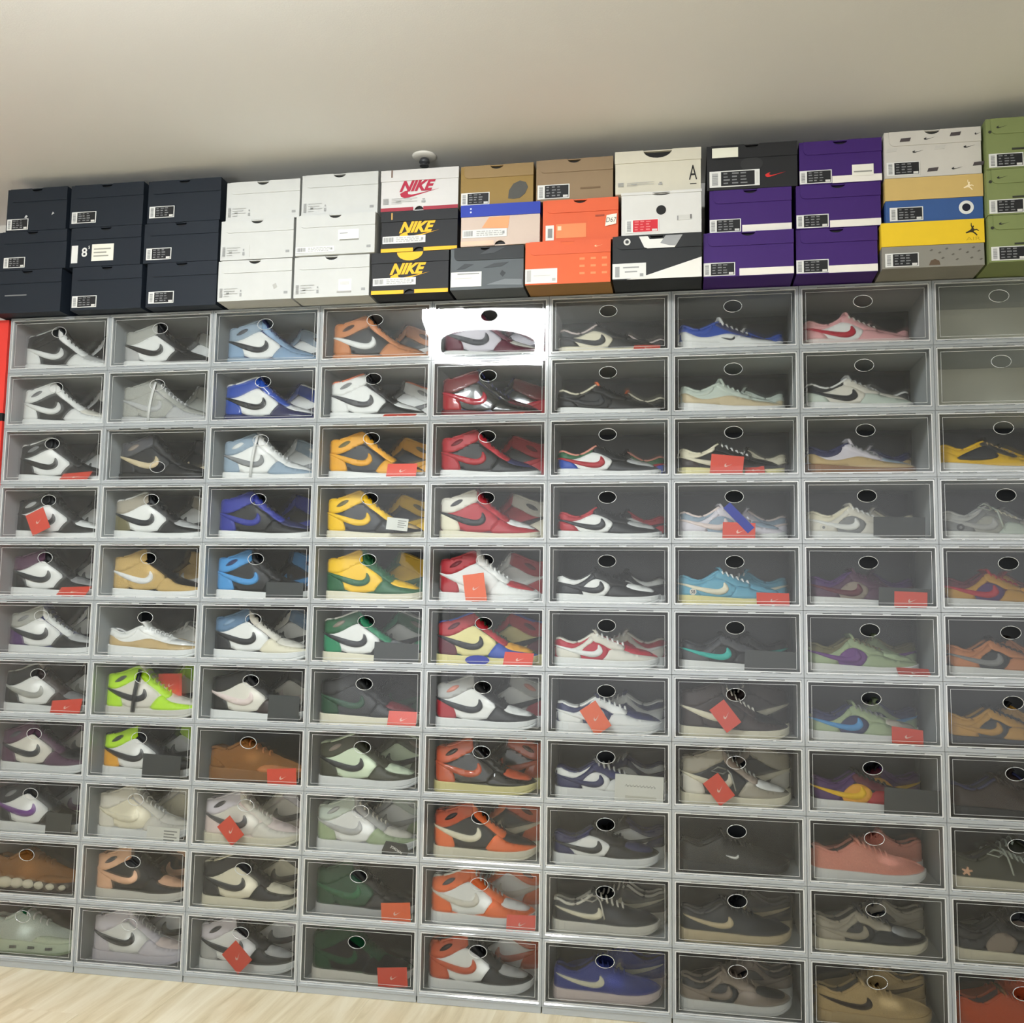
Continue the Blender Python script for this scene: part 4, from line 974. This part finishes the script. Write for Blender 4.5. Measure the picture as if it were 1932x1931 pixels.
def boxes():
    A, B, C, T = 2.0, 2.126, 2.25, 2.374
    dk = (20, 29, 40)
    std = lambda u, v: ('std', u, v, .084, .037)
    FB, FL = 0.0010, -0.0012          # y of prints on the base front and on a lid front
    # dark navy stack at the left
    shoebox('dark navy shoe box, top left, scuffed beside its label', 0.0, .214, 2.268, 2.408, .05, 'flap', dk, None, ('std', .02, .03, .075, .036), extra=[
        ('shape', 'scuff', [(0, .2), (.6, 0), (1, .6), (.5, 1)], .33, .34, .012, .010, (190, 192, 192), FB), ('shape', 'scuff', [(0, 0), (1, .5), (.4, 1)], .78, .38, .010, .010, (190, 192, 192), FB)])
    shoebox('dark navy shoe box, top row, second from left', .225, .478, 2.268, 2.407, .05, 'flap', dk, None, std(.03, .10))
    shoebox('dark navy shoe box, top row, beside the white boxes', .492, .738, 2.268, 2.404, .05, 'flap', dk, None, std(.03, .12))
    shoebox('dark navy shoe box, middle row, leftmost', -.020, .222, 2.14, 2.267, .05, 'flap', dk, None, ('std', .09, .06, .075, .034))
    shoebox('dark navy shoe box with large white size 8 print, middle row', .234, .478, 2.14, 2.267, .05, 'flap', dk, None, None, extra=[
        ('rect', 'barcode_sticker', .02, .11, .10, .55, WHT), ('rect', 'white_sticker', .31, .62, .13, .56, (226, 224, 212)), ('text', '8', .205, .37, .030, WHT, 0, .02, 1.0, FB), ('text', '5', .27, .49, .010, WHT, 0, .02, 1.0, FB),
        ('rect', 'sticker_print', .34, .58, .42, .45, (150, 150, 142), .0006), ('rect', 'sticker_print', .34, .52, .33, .36, (150, 150, 142), .0006), ('rect', 'sticker_print', .34, .55, .24, .27, (150, 150, 142), .0006)])
    shoebox('dark navy shoe box, middle row, beside the white boxes', .486, .736, 2.14, 2.267, .05, 'flap', dk, None, std(.04, .08))
    shoebox('dark navy shoe box, bottom row, leftmost, partly torn label', -.030, .212, 2.0, 2.139, .05, 'flap', dk, None, None, extra=[
        ('shape', 'torn_label', [(0, .5), (.7, 0), (1, .8), (.3, 1)], .04, .36, .014, .018, (196, 196, 192), FB), ('rect', 'torn_label', .18, .50, .40, .43, (110, 112, 114))])
    shoebox('dark navy shoe box, bottom row, second from left', .246, .488, 2.0, 2.139, .05, 'flap', dk, None, std(.02, .06))
    shoebox('dark navy shoe box, bottom row, beside the white boxes', .502, .737, 2.0, 2.139, .05, 'flap', dk, None, std(.04, .08))
    # white boxes
    wh = (194, 196, 194)
    pr = lambda: ('print', .03, .08, .072, .032)
    sm = lambda: [('rect', 'grey_print', .90, .95, .13, .19, GRY)]
    shoebox('white flap-lid shoe box, upper left of six', .768, 1.006, C, 2.371, .075, 'flap', wh, None, pr(), extra=sm())
    shoebox('white flap-lid shoe box, middle left of six', .757, .992, B, C - .001, .078, 'flap', wh, None, pr(), extra=sm() + [('rect', 'sticker_edge', .40, .405, .06, .36, (190, 190, 186))])
    shoebox('white flap-lid shoe box, lower left, with small grey diamond sticker', .752, .990, A, B - .001, .075, 'flap', wh, None, pr(), extra=sm() + [
        ('poly', 'diamond_sticker', [(.745, .36), (.79, .40), (.81, .30), (.765, .25)], (170, 170, 166), FB)])
    shoebox('white flap-lid shoe box, upper right of six', 1.010, 1.250, C, 2.378, .075, 'flap', wh, None, pr(), extra=sm())
    shoebox('white flap-lid shoe box, middle right, with receipt sticker', 1.000, 1.248, B, C - .001, .085, 'flap', wh, None, ('wide', .01, .06, .12, .018), extra=sm() + [
        ('rect', 'receipt_sticker', .54, .80, .34, .60, (232, 232, 228)), ('rect', 'receipt_print', .56, .80, .33, .36, (130, 130, 124), .0006), ('rect', 'receipt_print', .56, .66, .50, .52, GRY, .0006)])
    shoebox('white flap-lid shoe box, lower right, with receipt sticker', .995, 1.231, A, B - .001, .075, 'flap', wh, None, pr(), extra=sm() + [
        ('rect', 'receipt_sticker', .60, .77, .12, .42, (232, 232, 228)), ('rect', 'receipt_print', .58, .77, .09, .13, (160, 160, 156), .0006), ('rect', 'receipt_print', .62, .74, .28, .36, (200, 200, 198), .0006)])
    # boxes with large red or yellow lettering
    yl, bk = (244, 182, 40), (26, 28, 32)
    rd = (168, 34, 62)
    def logo(col): return [('text', 'NIKE', .475, .60, .034, col, .42, .045, 1.0, FB), ('shape', 'swoosh_print', SW, .50, .52, .118, .052, col, FB + .0001)]
    shoebox('white shoe box with red lettering and red lower edge', 1.258, 1.494, C, 2.376, .075, 'lid', (204, 203, 202), None, ('print', .03, .16, .13, .02), 'bottom', (.014, .013), .27, logo(rd) + [
        ('rect', 'red_edge', 0, .425, 0, .085, (150, 44, 60)), ('rect', 'red_edge', .555, 1, 0, .085, (150, 44, 60)), ('rect', 'tape', .13, .15, .82, 1, (120, 100, 90), -.0013)])
    shoebox('black shoe box with yellow lettering, middle of stack', 1.262, 1.494, B, C - .001, .075, 'lid', bk, None, ('wide', .02, .21, .13, .022), 'bottom', (.016, .013), .25, logo(yl) + [
        ('rect', 'yellow_edge', 0, .425, 0, .09, yl), ('rect', 'yellow_edge', .565, 1, 0, .09, yl), ('rect', 'tape', .13, .15, .80, .97, (190, 150, 80), -.0013)])
    shoebox('black shoe box with yellow lettering and yellow half-disc, lowest', 1.236, 1.470, A, B - .001, .075, 'lid', bk, None, ('wide', .02, .21, .13, .022), 'bottom', (.016, .013), .25, logo(yl) + [
        ('rect', 'yellow_edge', 0, .425, 0, .09, yl), ('rect', 'yellow_edge', .565, 1, 0, .09, yl),
        ('poly', 'yellow_half_disc', [(.50 + .17 * math.cos(PI * q / 12), .995 - .205 * math.sin(PI * q / 12)) for q in range(13)], yl, FL - .0002)])
    # mixed stacks
    tn = (158, 130, 86)
    shoebox('tan shoe box with dark pebbled patch', 1.500, 1.716, C, 2.371, .08, 'flap', (140, 114, 60), (142, 118, 78), std(.01, .02), extra=[
        ('poly', 'dark_patch', [(.66, .14), (.67, .34), (.73, .50), (.82, .57), (.90, .52), (.93, .40), (.89, .24), (.82, .14), (.74, .12)], (74, 74, 70), FB)])
    shoebox('brown shoe box beside the cream box', 1.722, 1.944, C, 2.374, .08, 'flap', (136, 115, 88), None, ('std', .02, .06, .092, .042), extra=[('rect', 'dark_print', .58, .84, .26, .30, (110, 88, 62))])
    shoebox('cream shoe box with tall dark letter A', 1.950, 2.188, C, 2.374, .10, 'lid', (200, 196, 180), None, ('print', .03, .16, .125, .013), 'top', (.040, .024), .28, [
        ('text', 'A', .91, .42, .042, (26, 24, 24), 0, .0, .55, FB), ('rect', 'underline', .875, .95, .145, .165, (26, 24, 24))])
    shoebox('peach shoe box with blue lid', 1.506, 1.738, B, C - .001, .09, 'lid', (198, 180, 168), (36, 58, 160), ('wide', .02, .20, .13, .024), 'bottom', (.016, .014), .29, [
        ('poly', 'orange_brush', [(.27, .44), (.36, .69), (.62, .69), (.60, .40)], (240, 156, 110), FB + .0001), ('rect', 'peach_edge', 0, .42, .02, .12, (240, 190, 166)), ('rect', 'lid_mark', .115, .135, .80, .84, (190, 200, 230), -.0014), ('rect', 'lid_mark', .115, .135, .88, .92, (190, 200, 230), -.0014)])
    og = (210, 92, 54)
    shoebox('orange shoe box with handwritten white sticker', 1.744, 1.960, B, C - .001, .09, 'flap', og, None, None, extra=[
        ('rect', 'barcode_sticker', .04, .15, .04, .40, WHT), ('rect', 'sticker_bars', .07, .13, .10, .32, (130, 130, 130), .0007), ('rect', 'label_print', .18, .58, .08, .42, (232, 132, 84)), ('rect', 'label_spot', .20, .25, .27, .37, (246, 200, 170), .0007),
        ('poly', 'handwritten_sticker', [(.83, .31), (.85, .57), (.985, .60), (.975, .36)], (232, 226, 214), -.0012), ('text', 'D67', .91, .455, .014, (60, 60, 60), .2, -.005, .8, -.0016), ('rect', 'dark_print', .70, .82, .56, .60, (150, 66, 44))])
    shoebox('white shoe box with black dot and red label', 1.968, 2.189, B, C - .001, .11, 'lid', (206, 206, 203), None, ('red', .05, .05, .092, .038), 'top', (.03, .008), .06, [
        ('disc', 'black_dot', .50, .56, .0135, .0135, (14, 14, 16), FB), ('rect', 'grey_barcode', .70, .88, .30, .42, (196, 196, 192)), ('rect', 'grey_barcode_end', .86, .88, .32, .42, (110, 110, 110), .0007), ('rect', 'grey_barcode_end', .70, .715, .30, .40, (140, 140, 140), .0007)])
    shoebox('dark grey camouflage shoe box with white label', 1.476, 1.692, A, B - .001, .085, 'flap', (84, 90, 94), (40, 44, 47), None, extra=[
        ('rect', 'white_label', .01, .43, .07, .42, (232, 232, 226)), ('rect', 'label_print', .10, .40, .36, .39, GRY, .0007), ('rect', 'label_print', .06, .30, .26, .28, (200, 200, 196), .0007),
        ('poly', 'camo_patch', [(.68, .34), (.71, .43), (.76, .36), (.72, .27)], (52, 56, 60), FB), ('poly', 'camo_patch', [(.45, .50), (.60, .60), (.80, .62), (.70, .52)], (60, 64, 68), FB), ('poly', 'camo_patch', [(.5, .10), (.75, .22), (.98, .2), (.98, .06)], (116, 122, 126), FB),
        ('poly', 'camo_patch', [(.08, .48), (.2, .62), (.32, .6), (.2, .5)], (60, 64, 68), FB), ('poly', 'camo_patch', [(.40, .82), (.55, .97), (.75, .97), (.6, .84)], (62, 66, 70), FL)])
    shoebox('orange flap-lid shoe box with white label, lowest in its stack', 1.697, 1.940, A, B - .001, .10, 'flap', (150, 112, 66), og, None, extra=[
        ('rect', 'orange_front', 0, 1, 0.0, .97, (214, 94, 50), .0014), ('rect', 'white_label', .0, .38, .03, .37, WHT, .0008), ('rect', 'label_bars', .02, .07, .07, .34, (180, 180, 178), .0003), ('rect', 'label_print', .10, .30, .20, .22, (200, 200, 198), .0003), ('rect', 'label_print', .32, .36, .08, .14, (180, 180, 178), .0003)] +
        [('rect', 'pale_print', .64 + .13 * (q % 3), .70 + .13 * (q % 3), .20 + .17 * (q // 3), .25 + .17 * (q // 3), (240, 138, 90), .0011) for q in range(9)] + [('shape', 'swoosh_print', SW, .86, .87, .022, .012, (248, 190, 150), FL)])
    shoebox('black shoe box with white wedge and round emblem', 1.944, 2.189, A, B - .001, .11, 'flap', (30, 33, 36), None, None, extra=[
        ('poly', 'white_wedge', [(.16, 0), (.40, .09), (1, .45), (1, 0)], (226, 224, 218), FB), ('poly', 'white_flap_print', [(.30, .97), (.36, .72), (.40, .69), (.70, .69), (.79, .97), (.60, .97), (.58, .90), (.42, .90), (.40, .97)], (220, 220, 216), FL),
        ('poly', 'grey_flap_print', [(.54, .80), (.60, .97), (.79, .97), (.71, .73), (.64, .74)], (150, 152, 154), FL - .0002), ('disc', 'round_emblem', .165, .86, .0095, .0095, (210, 210, 206), FL), ('disc', 'emblem_centre', .165, .86, .005, .005, (60, 62, 64), FL - .0003),
        ('rect', 'white_label', .0, .38, .02, .37, WHT, .0006), ('rect', 'label_bars', .03, .08, .06, .30, GRY, .0001), ('rect', 'label_print', .12, .30, .26, .29, GRY, .0001), ('rect', 'label_print', .14, .28, .16, .19, GRY, .0001), ('rect', 'label_print', .31, .35, .06, .13, GRY, .0001)])
    pu = (54, 20, 100)
    shoebox('large black shoe box with red logo', 2.202, 2.447, C, 2.378, .09, 'flap', (26, 27, 30), None, ('long', .03, .06, .135, .046), extra=[
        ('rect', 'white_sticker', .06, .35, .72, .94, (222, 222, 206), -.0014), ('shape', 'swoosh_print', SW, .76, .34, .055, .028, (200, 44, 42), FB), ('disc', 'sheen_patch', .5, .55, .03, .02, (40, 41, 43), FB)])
    def purple(lbl, a, b, c, d, o, ex=()):
        shoebox(lbl, a, b, c, d, o, 'flap', pu, None, std(.0, .02), extra=[('rect', 'white_edge', .40, 1, .01, .17, (226, 222, 214))] + list(ex))
    purple('purple shoe box under the large black box', 2.209, 2.430, B, C - .001, .09)
    purple('purple shoe box, lowest in its stack, left', 2.192, 2.433, A, B - .001, .10)
    purple('purple shoe box with white price sticker, topmost', 2.450, 2.666, C, 2.372, .09, [('rect', 'price_sticker', .64, .90, .14, .40, (224, 222, 212), -.0002), ('rect', 'sticker_print', .66, .88, .22, .25, (140, 140, 134), -.0006)])
    purple('purple shoe box, middle of the right purple stack', 2.440, 2.661, B, C - .001, .09)
    purple('purple shoe box, lowest in its stack, right', 2.438, 2.650, A, B - .001, .09)
    pt = []
    for q, (u, v) in enumerate([(.22, .80), (.47, .84), (.74, .86), (.97, .88), (.08, .60), (.35, .58), (.58, .60), (.88, .62), (.50, .13), (.75, .17), (.97, .20)]):
        y = FL if v > .7 else FB
        if q % 2: pt.append(('shape', 'swoosh_print', SW, u, v, .028 if u < .9 else .016, .014, (40, 40, 42), y))
        else: pt.append(('poly', 'dark_print', [(u - .06, v - .03), (u - .045, v + .045), (u + .06, v + .055), (u + .045, v - .025)], (70, 64, 66) if v > .7 or v < .3 else (190, 188, 182), y))
    shoebox('white shoe box with small dark logos all over', 2.669, 2.914, C, 2.379, .10, 'flap', (196, 193, 186), None, std(.02, .05), extra=pt)
    shoebox('blue shoe box with gold lid and white ring', 2.669, 2.914, B, C - .001, .10, 'lid', (50, 84, 140), (196, 168, 104), std(.04, .04), '', lidf=.50, extra=[
        ('disc', 'white_ring', .83, .27, .0185, .0185, WHT, FB), ('disc', 'ring_centre', .83, .27, .0105, .0105, (14, 18, 40), FB - .0004), ('shape', 'leaping_figure', JM, .86, .76, .026, .030, (238, 222, 186), FL)])
    shoebox('speckled grey shoe box with bright yellow lid', 2.656, 2.912, A, B - .001, .105, 'lid', (132, 130, 122), (226, 190, 36), std(.03, .03), '', lidf=.52, extra=[
        ('shape', 'leaping_figure', JM, .89, .77, .034, .036, (44, 38, 22), FL), ('text', 'AIR', .895, .57, .009, (190, 158, 30), 0, 0, 1.8, FL)] +
        [('poly', 'grey_speck', [(u, v), (u + .02, v + .03), (u + .035, v + .01), (u + .015, v - .015)], (96, 92, 84), FB) for u, v in ((.47, .36), (.55, .30), (.62, .38), (.68, .25), (.75, .35), (.82, .28), (.88, .38), (.93, .3), (.58, .18), (.72, .14), (.86, .16), (.95, .12))] +
        [('poly', 'brown_spot', [(.46, .04), (.48, .14), (.52, .17), (.56, .13), (.57, .04)], (92, 76, 60), FB)])
    gr = (122, 134, 84)
    for lbl, a, z0, z1 in (('green shoe box, topmost of the green stack', 2.919, C, 2.388), ('green shoe box, middle of the green stack', 2.916, B, C - .001), ('green shoe box, lowest of the green stack', 2.917, A, B - .001)):
        shoebox(lbl, a, a + .240, z0, z1, .12, 'flap', gr, None, std(.02, .03), extra=[('shape', 'swoosh_print', SW, .16, .85, .026, .014, (44, 46, 40), FL), ('rect', 'dark_print', .26, .60, .36, .40, (48, 50, 42)), ('disc', 'dark_dot', .04, .74, .004, .004, (44, 46, 40), FB)])

# ------------------------------------------------------------------ hang tags and cards
def tags():
    red = solid('red_card', (232, 74, 52), 0.4, 0.03, 20); org = solid('orange_card', (246, 106, 58), 0.35, 0.03, 20)
    drk = solid('dark_grey_card', (58, 62, 63), 0.5, 0.05, 20); wht = solid('white_card', (232, 232, 224), 0.5, 0.02, 20)
    blu = solid('blue_strap', (36, 56, 168), 0.8, 0.1, 200); blk = solid('black_tag', (40, 44, 46), 0.4, 0, 20)
    mk = solid('pale_mark', (246, 196, 180), 0.5, 0); wm = solid('white_mark', (240, 240, 236), 0.5, 0); gm = solid('grey_mark', (150, 150, 146), 0.5, 0)
    for c, r, x, z, wd, ht, ang, kind in TAGS:
        X, Z = cell0(c, r)
        desc = CELLS[(c, r)][-2 if CELLS[(c, r)][-1] in ('suede', 'patent') else -1]
        lean = 0.0
        if kind in ('red', 'orange') and ht < .045 and abs(ang) < 10:
            full = .046
            lean = math.acos(max(.25, min(1, ht / full))); ht = full
        nm, cat, words, mat = {'red': ('hang_tag', 'tag', 'red cardboard hang tag', red), 'orange': ('hang_tag', 'tag', 'glossy orange hang tag', org), 'dark': ('swatch_card', 'card', 'dark grey card', drk),
                               'white': ('printed_card', 'card', 'white printed card', wht), 'bag': ('paper_pouch', 'pouch', 'large cream paper pouch', wht), 'blue': ('strap', 'strap', 'fuzzy blue strap', blu),
                               'oval': ('oval_tag', 'tag', 'blue oval tag', blu), 'hex': ('hexagonal_tag', 'tag', 'black hexagonal tag', blk)}[kind]
        words = ('small ' if kind == 'red' and wd < .06 and abs(ang) < 10 else '') + words
        words += (' tilted in front of' if abs(ang) > 10 else ' beside') + ' the sneakers, ' + where(c, r)
        t = thing(nm, words, cat, (X + x, .0086 if lean == 0 else .009, Z + max(z, .0055 + ht * .5 * math.cos(lean) if lean else 0)), 0, 'tags and cards inside the cases')
        if (c, r) == (2, 7): t.location.y = .09
        if kind == 'dark': t.location.y += .0017
        t.rotation_euler = (-lean, -math.radians(ang), 0)
        if lean: t.location.y += ht * .5 * math.sin(lean) + .002
        if kind == 'oval': o = [(wd / 2 * math.cos(2 * PI * k / 20), ht / 2 * math.sin(2 * PI * k / 20)) for k in range(20)]
        elif kind == 'hex': o = [(-.5 * wd, -.2 * ht), (-.4 * wd, .45 * ht), (.38 * wd, .5 * ht), (.5 * wd, .05 * ht), (.42 * wd, -.5 * ht), (-.48 * wd, -.5 * ht)]
        else: o = [(-wd / 2, -ht / 2), (wd / 2, -ht / 2), (wd / 2, ht / 2), (-wd / 2, ht / 2)]
        y0, y1 = (-.0012, .003) if kind in ('blue', 'bag') else (-.0006, .0006)
        link('card_front' if kind != 'blue' else 'band', MB().prism(o, y0, y1).mesh(nm, [mat]), t)
        if kind in ('red', 'orange'):
            s = .022
            link('swoosh_mark', MB().prism([((p - .5) * s, (q - .3) * s) for p, q in SW], 0, .0003).mesh('swoosh_mark', [mk]), t, (0.004, y0 - .0005, 0))
        elif kind == 'white':
            for k in range(4):
                link('print_line', MB().box(.02 * wd, (.42 - .08 * (k % 2)) * wd, 0, .0003, 0, ht * .07).mesh('print_line', [gm]), t, (0, y0 - .0005, ht * (.26 - .17 * k)))
        elif kind == 'bag':
            link('print_line', MB().box(-.28 * wd, .36 * wd, 0, .0003, 0, ht * .12).mesh('print_line', [solid('pale_print', (206, 204, 192), 0.5, 0)]), t, (0, y0 - .0005, -ht * .34))
            for q in range(9):
                link('script_mark', MB().tube([(-.004, 0, 0), (0, 0, .005), (.003, 0, -.001), (.005, 0, .002)], .0006, 4).mesh('script_mark', [gm]), t, ((-.26 + .07 * q) * wd, y0 - .0005, ht * .1))
        elif kind == 'hex':
            V, F = text_mesh('JORDAN', .009, 0, .02, 1.0)
            link('lettering', mesh('lettering', [(a, 0, cc) for a, cc in V], F, False, [wm]), t, (0.002, y0 - .0006, 0)).rotation_euler = (0, .35, 0)

def build():
    room(); lamp(); reflection_blocker(); added_uplight(); sprinkler(); red_cabinet()
    CM = case_meshes()
    for c in range(1, 10):
        for r in range(1, 12):
            cell = CELLS.get((c, r))
            fin = 'leather'
            if cell and cell[-1] in ('suede', 'patent'): fin = cell[-1]
            desc = (cell[-2] if fin != 'leather' else cell[-1]) if cell else None
            make_case(CM, c, r, desc)
            if not cell: continue
            tpl = cell[0]
            cols = {KEY[a]: b for a, b in (q.split(':') for q in cell[1].split())}
            x, z = cell0(c, r)
            rn = random.Random(c * 100 + r)
            s = .985
            zz = z + .0052
            ya = math.radians(6.0 + rn.uniform(-1, 1))
            sh = make_shoe(tpl, cols, desc + ', toe right, ' + where(c, r), (x + .020 + rn.uniform(-.004, .004), .072, zz), ya, fin, s)
            details(sh, c, r)
            if (c, r) not in NOREAR:
                make_shoe(tpl, cols, desc + ', rear of pair, ' + where(c, r), (x + CW - .022 + rn.uniform(-.003, .003), .203, zz), PI + math.radians(0.5), fin, s)
    tags(); boxes()

def details(t, c, r):
    wm = pm('white'); L = LO
    if (c, r) == (1, 10):
        for k in range(7):
            v, f = [], []
            rr = .023 - .0022 * k
            for i in range(7):
                for j in range(10):
                    a, b = PI * i / 6, 2 * PI * j / 10
                    v.append((rr * 1.25 * math.sin(a) * math.cos(b), rr * .5 * math.sin(a) * math.sin(b), rr * .85 * math.cos(a)))
            f = [(i * 10 + j, i * 10 + (j + 1) % 10, (i + 1) * 10 + (j + 1) % 10, (i + 1) * 10 + j) for i in range(6) for j in range(10)]
            u = .06 + .125 * k
            o = link('sole_lobe', mesh('sole_lobe', v, f, True, [pm('cream', 'sole')]), t, (u * .3, -(itp(PLAN, u) + .3) * .01, .034 - .002 * k))
            if k == 0: o['label'] = 'pale rounded sole lobe'
    if (c, r) == (1, 11):
        for k in range(4):
            u = .12 + .2 * k
            link('sole_slot', MB().box(-.011, .011, -.002, .002, -.004, .004).mesh('sole_slot', [pm('darkgrey', 'sole')]), t, (u * .3, -(itp(PLAN, u) + .36) * .01, .022))
    if (c, r) in ((7, 5), (8, 4), (9, 4)):
        u = .13
        q = L.pt(u * 30, 4.3, .42, 1)
        n = 20
        o = link('round_badge', MB().prism([(.0095 * math.cos(2 * PI * k / n), .0095 * math.sin(2 * PI * k / n)) for k in range(n)], 0, .003).mesh('round_badge', [pm('offwhite' if c < 9 else 'darkgrey')]), t, q)
        o.rotation_euler = (0, 0, -.12)
        if c == 7:
            V, F = text_mesh('58', .010, 0, .02, .9)
            link('lettering', mesh('lettering', [(a, -.0006, b) for a, b in V], F, False, [pm('darkgrey')]), o)
        else:
            link('badge_centre', MB().prism([(.004 * math.cos(2 * PI * k / n), .004 * math.sin(2 * PI * k / n)) for k in range(n)], -.0006, 0).mesh('badge_centre', [pm('grey')]), o)
    if (c, r) == (9, 3):
        for k, (poly, nm) in enumerate([([(.10, 4.8), (.20, 6.4), (.36, 8.6), (.42, 8.4), (.50, 6.0), (.47, 5.0), (.30, 4.4)], 'side_mesh'), ([(.40, 9.3), (.46, 8.6), (.62, 6.4), (.66, 5.4), (.60, 5.4), (.44, 7.8)], 'lace_wing')]):
            link(nm, RU.panel(nm, poly, .34), t, None, pm('charcoal'))
    if (c, r) == (9, 9):
        pts = []
        for k in range(20):
            a = 2 * PI * k / 20
            rr = .014 if k % 4 < 2 else .007
            pts.append((rr * math.cos(a), rr * math.sin(a) * .8))
        q = L.pt(3.4, 4.8, .3, 1)
        link('flower_emblem', MB().prism(pts, 0, .002).mesh('flower_emblem', [pm('peach')]), t, q)
    if (c, r) in ((2, 2), (3, 3), (2, 7)):
        m = pm({2: 'white', 3: 'white'}[c]) if r != 7 else pm('charcoal')
        x0 = .105
        y = -.047
        link('hanging_lace' if r != 7 else 'ankle_strap', MB().tube([(x0 + .01, y + .012, .148), (x0 + .006, y, .11), (x0, y - .001, .07), (x0 - .004, y, .018)], .0045 if r != 7 else .007, 6, .4).mesh('hanging_lace', [m], True), t)
    if (c, r) in ((9, 9), (6, 10), (9, 4), (7, 8)):
        m = pm({6: 'offwhite', 7: 'silver', 9: 'mint'}[c])
        for q in (0, 1):
            link('lace_bow', MB().tube([(.125, -.03, .10), (.118 - .02 * q, -.046, .108), (.10 - .02 * q, -.05, .098), (.112, -.046, .09), (.125, -.036, .095)] if q else [(.125, -.03, .10), (.134, -.044, .09), (.14, -.047, .07), (.146, -.05, .045)], .0022, 5).mesh('lace_bow', [m], True), t)

build()
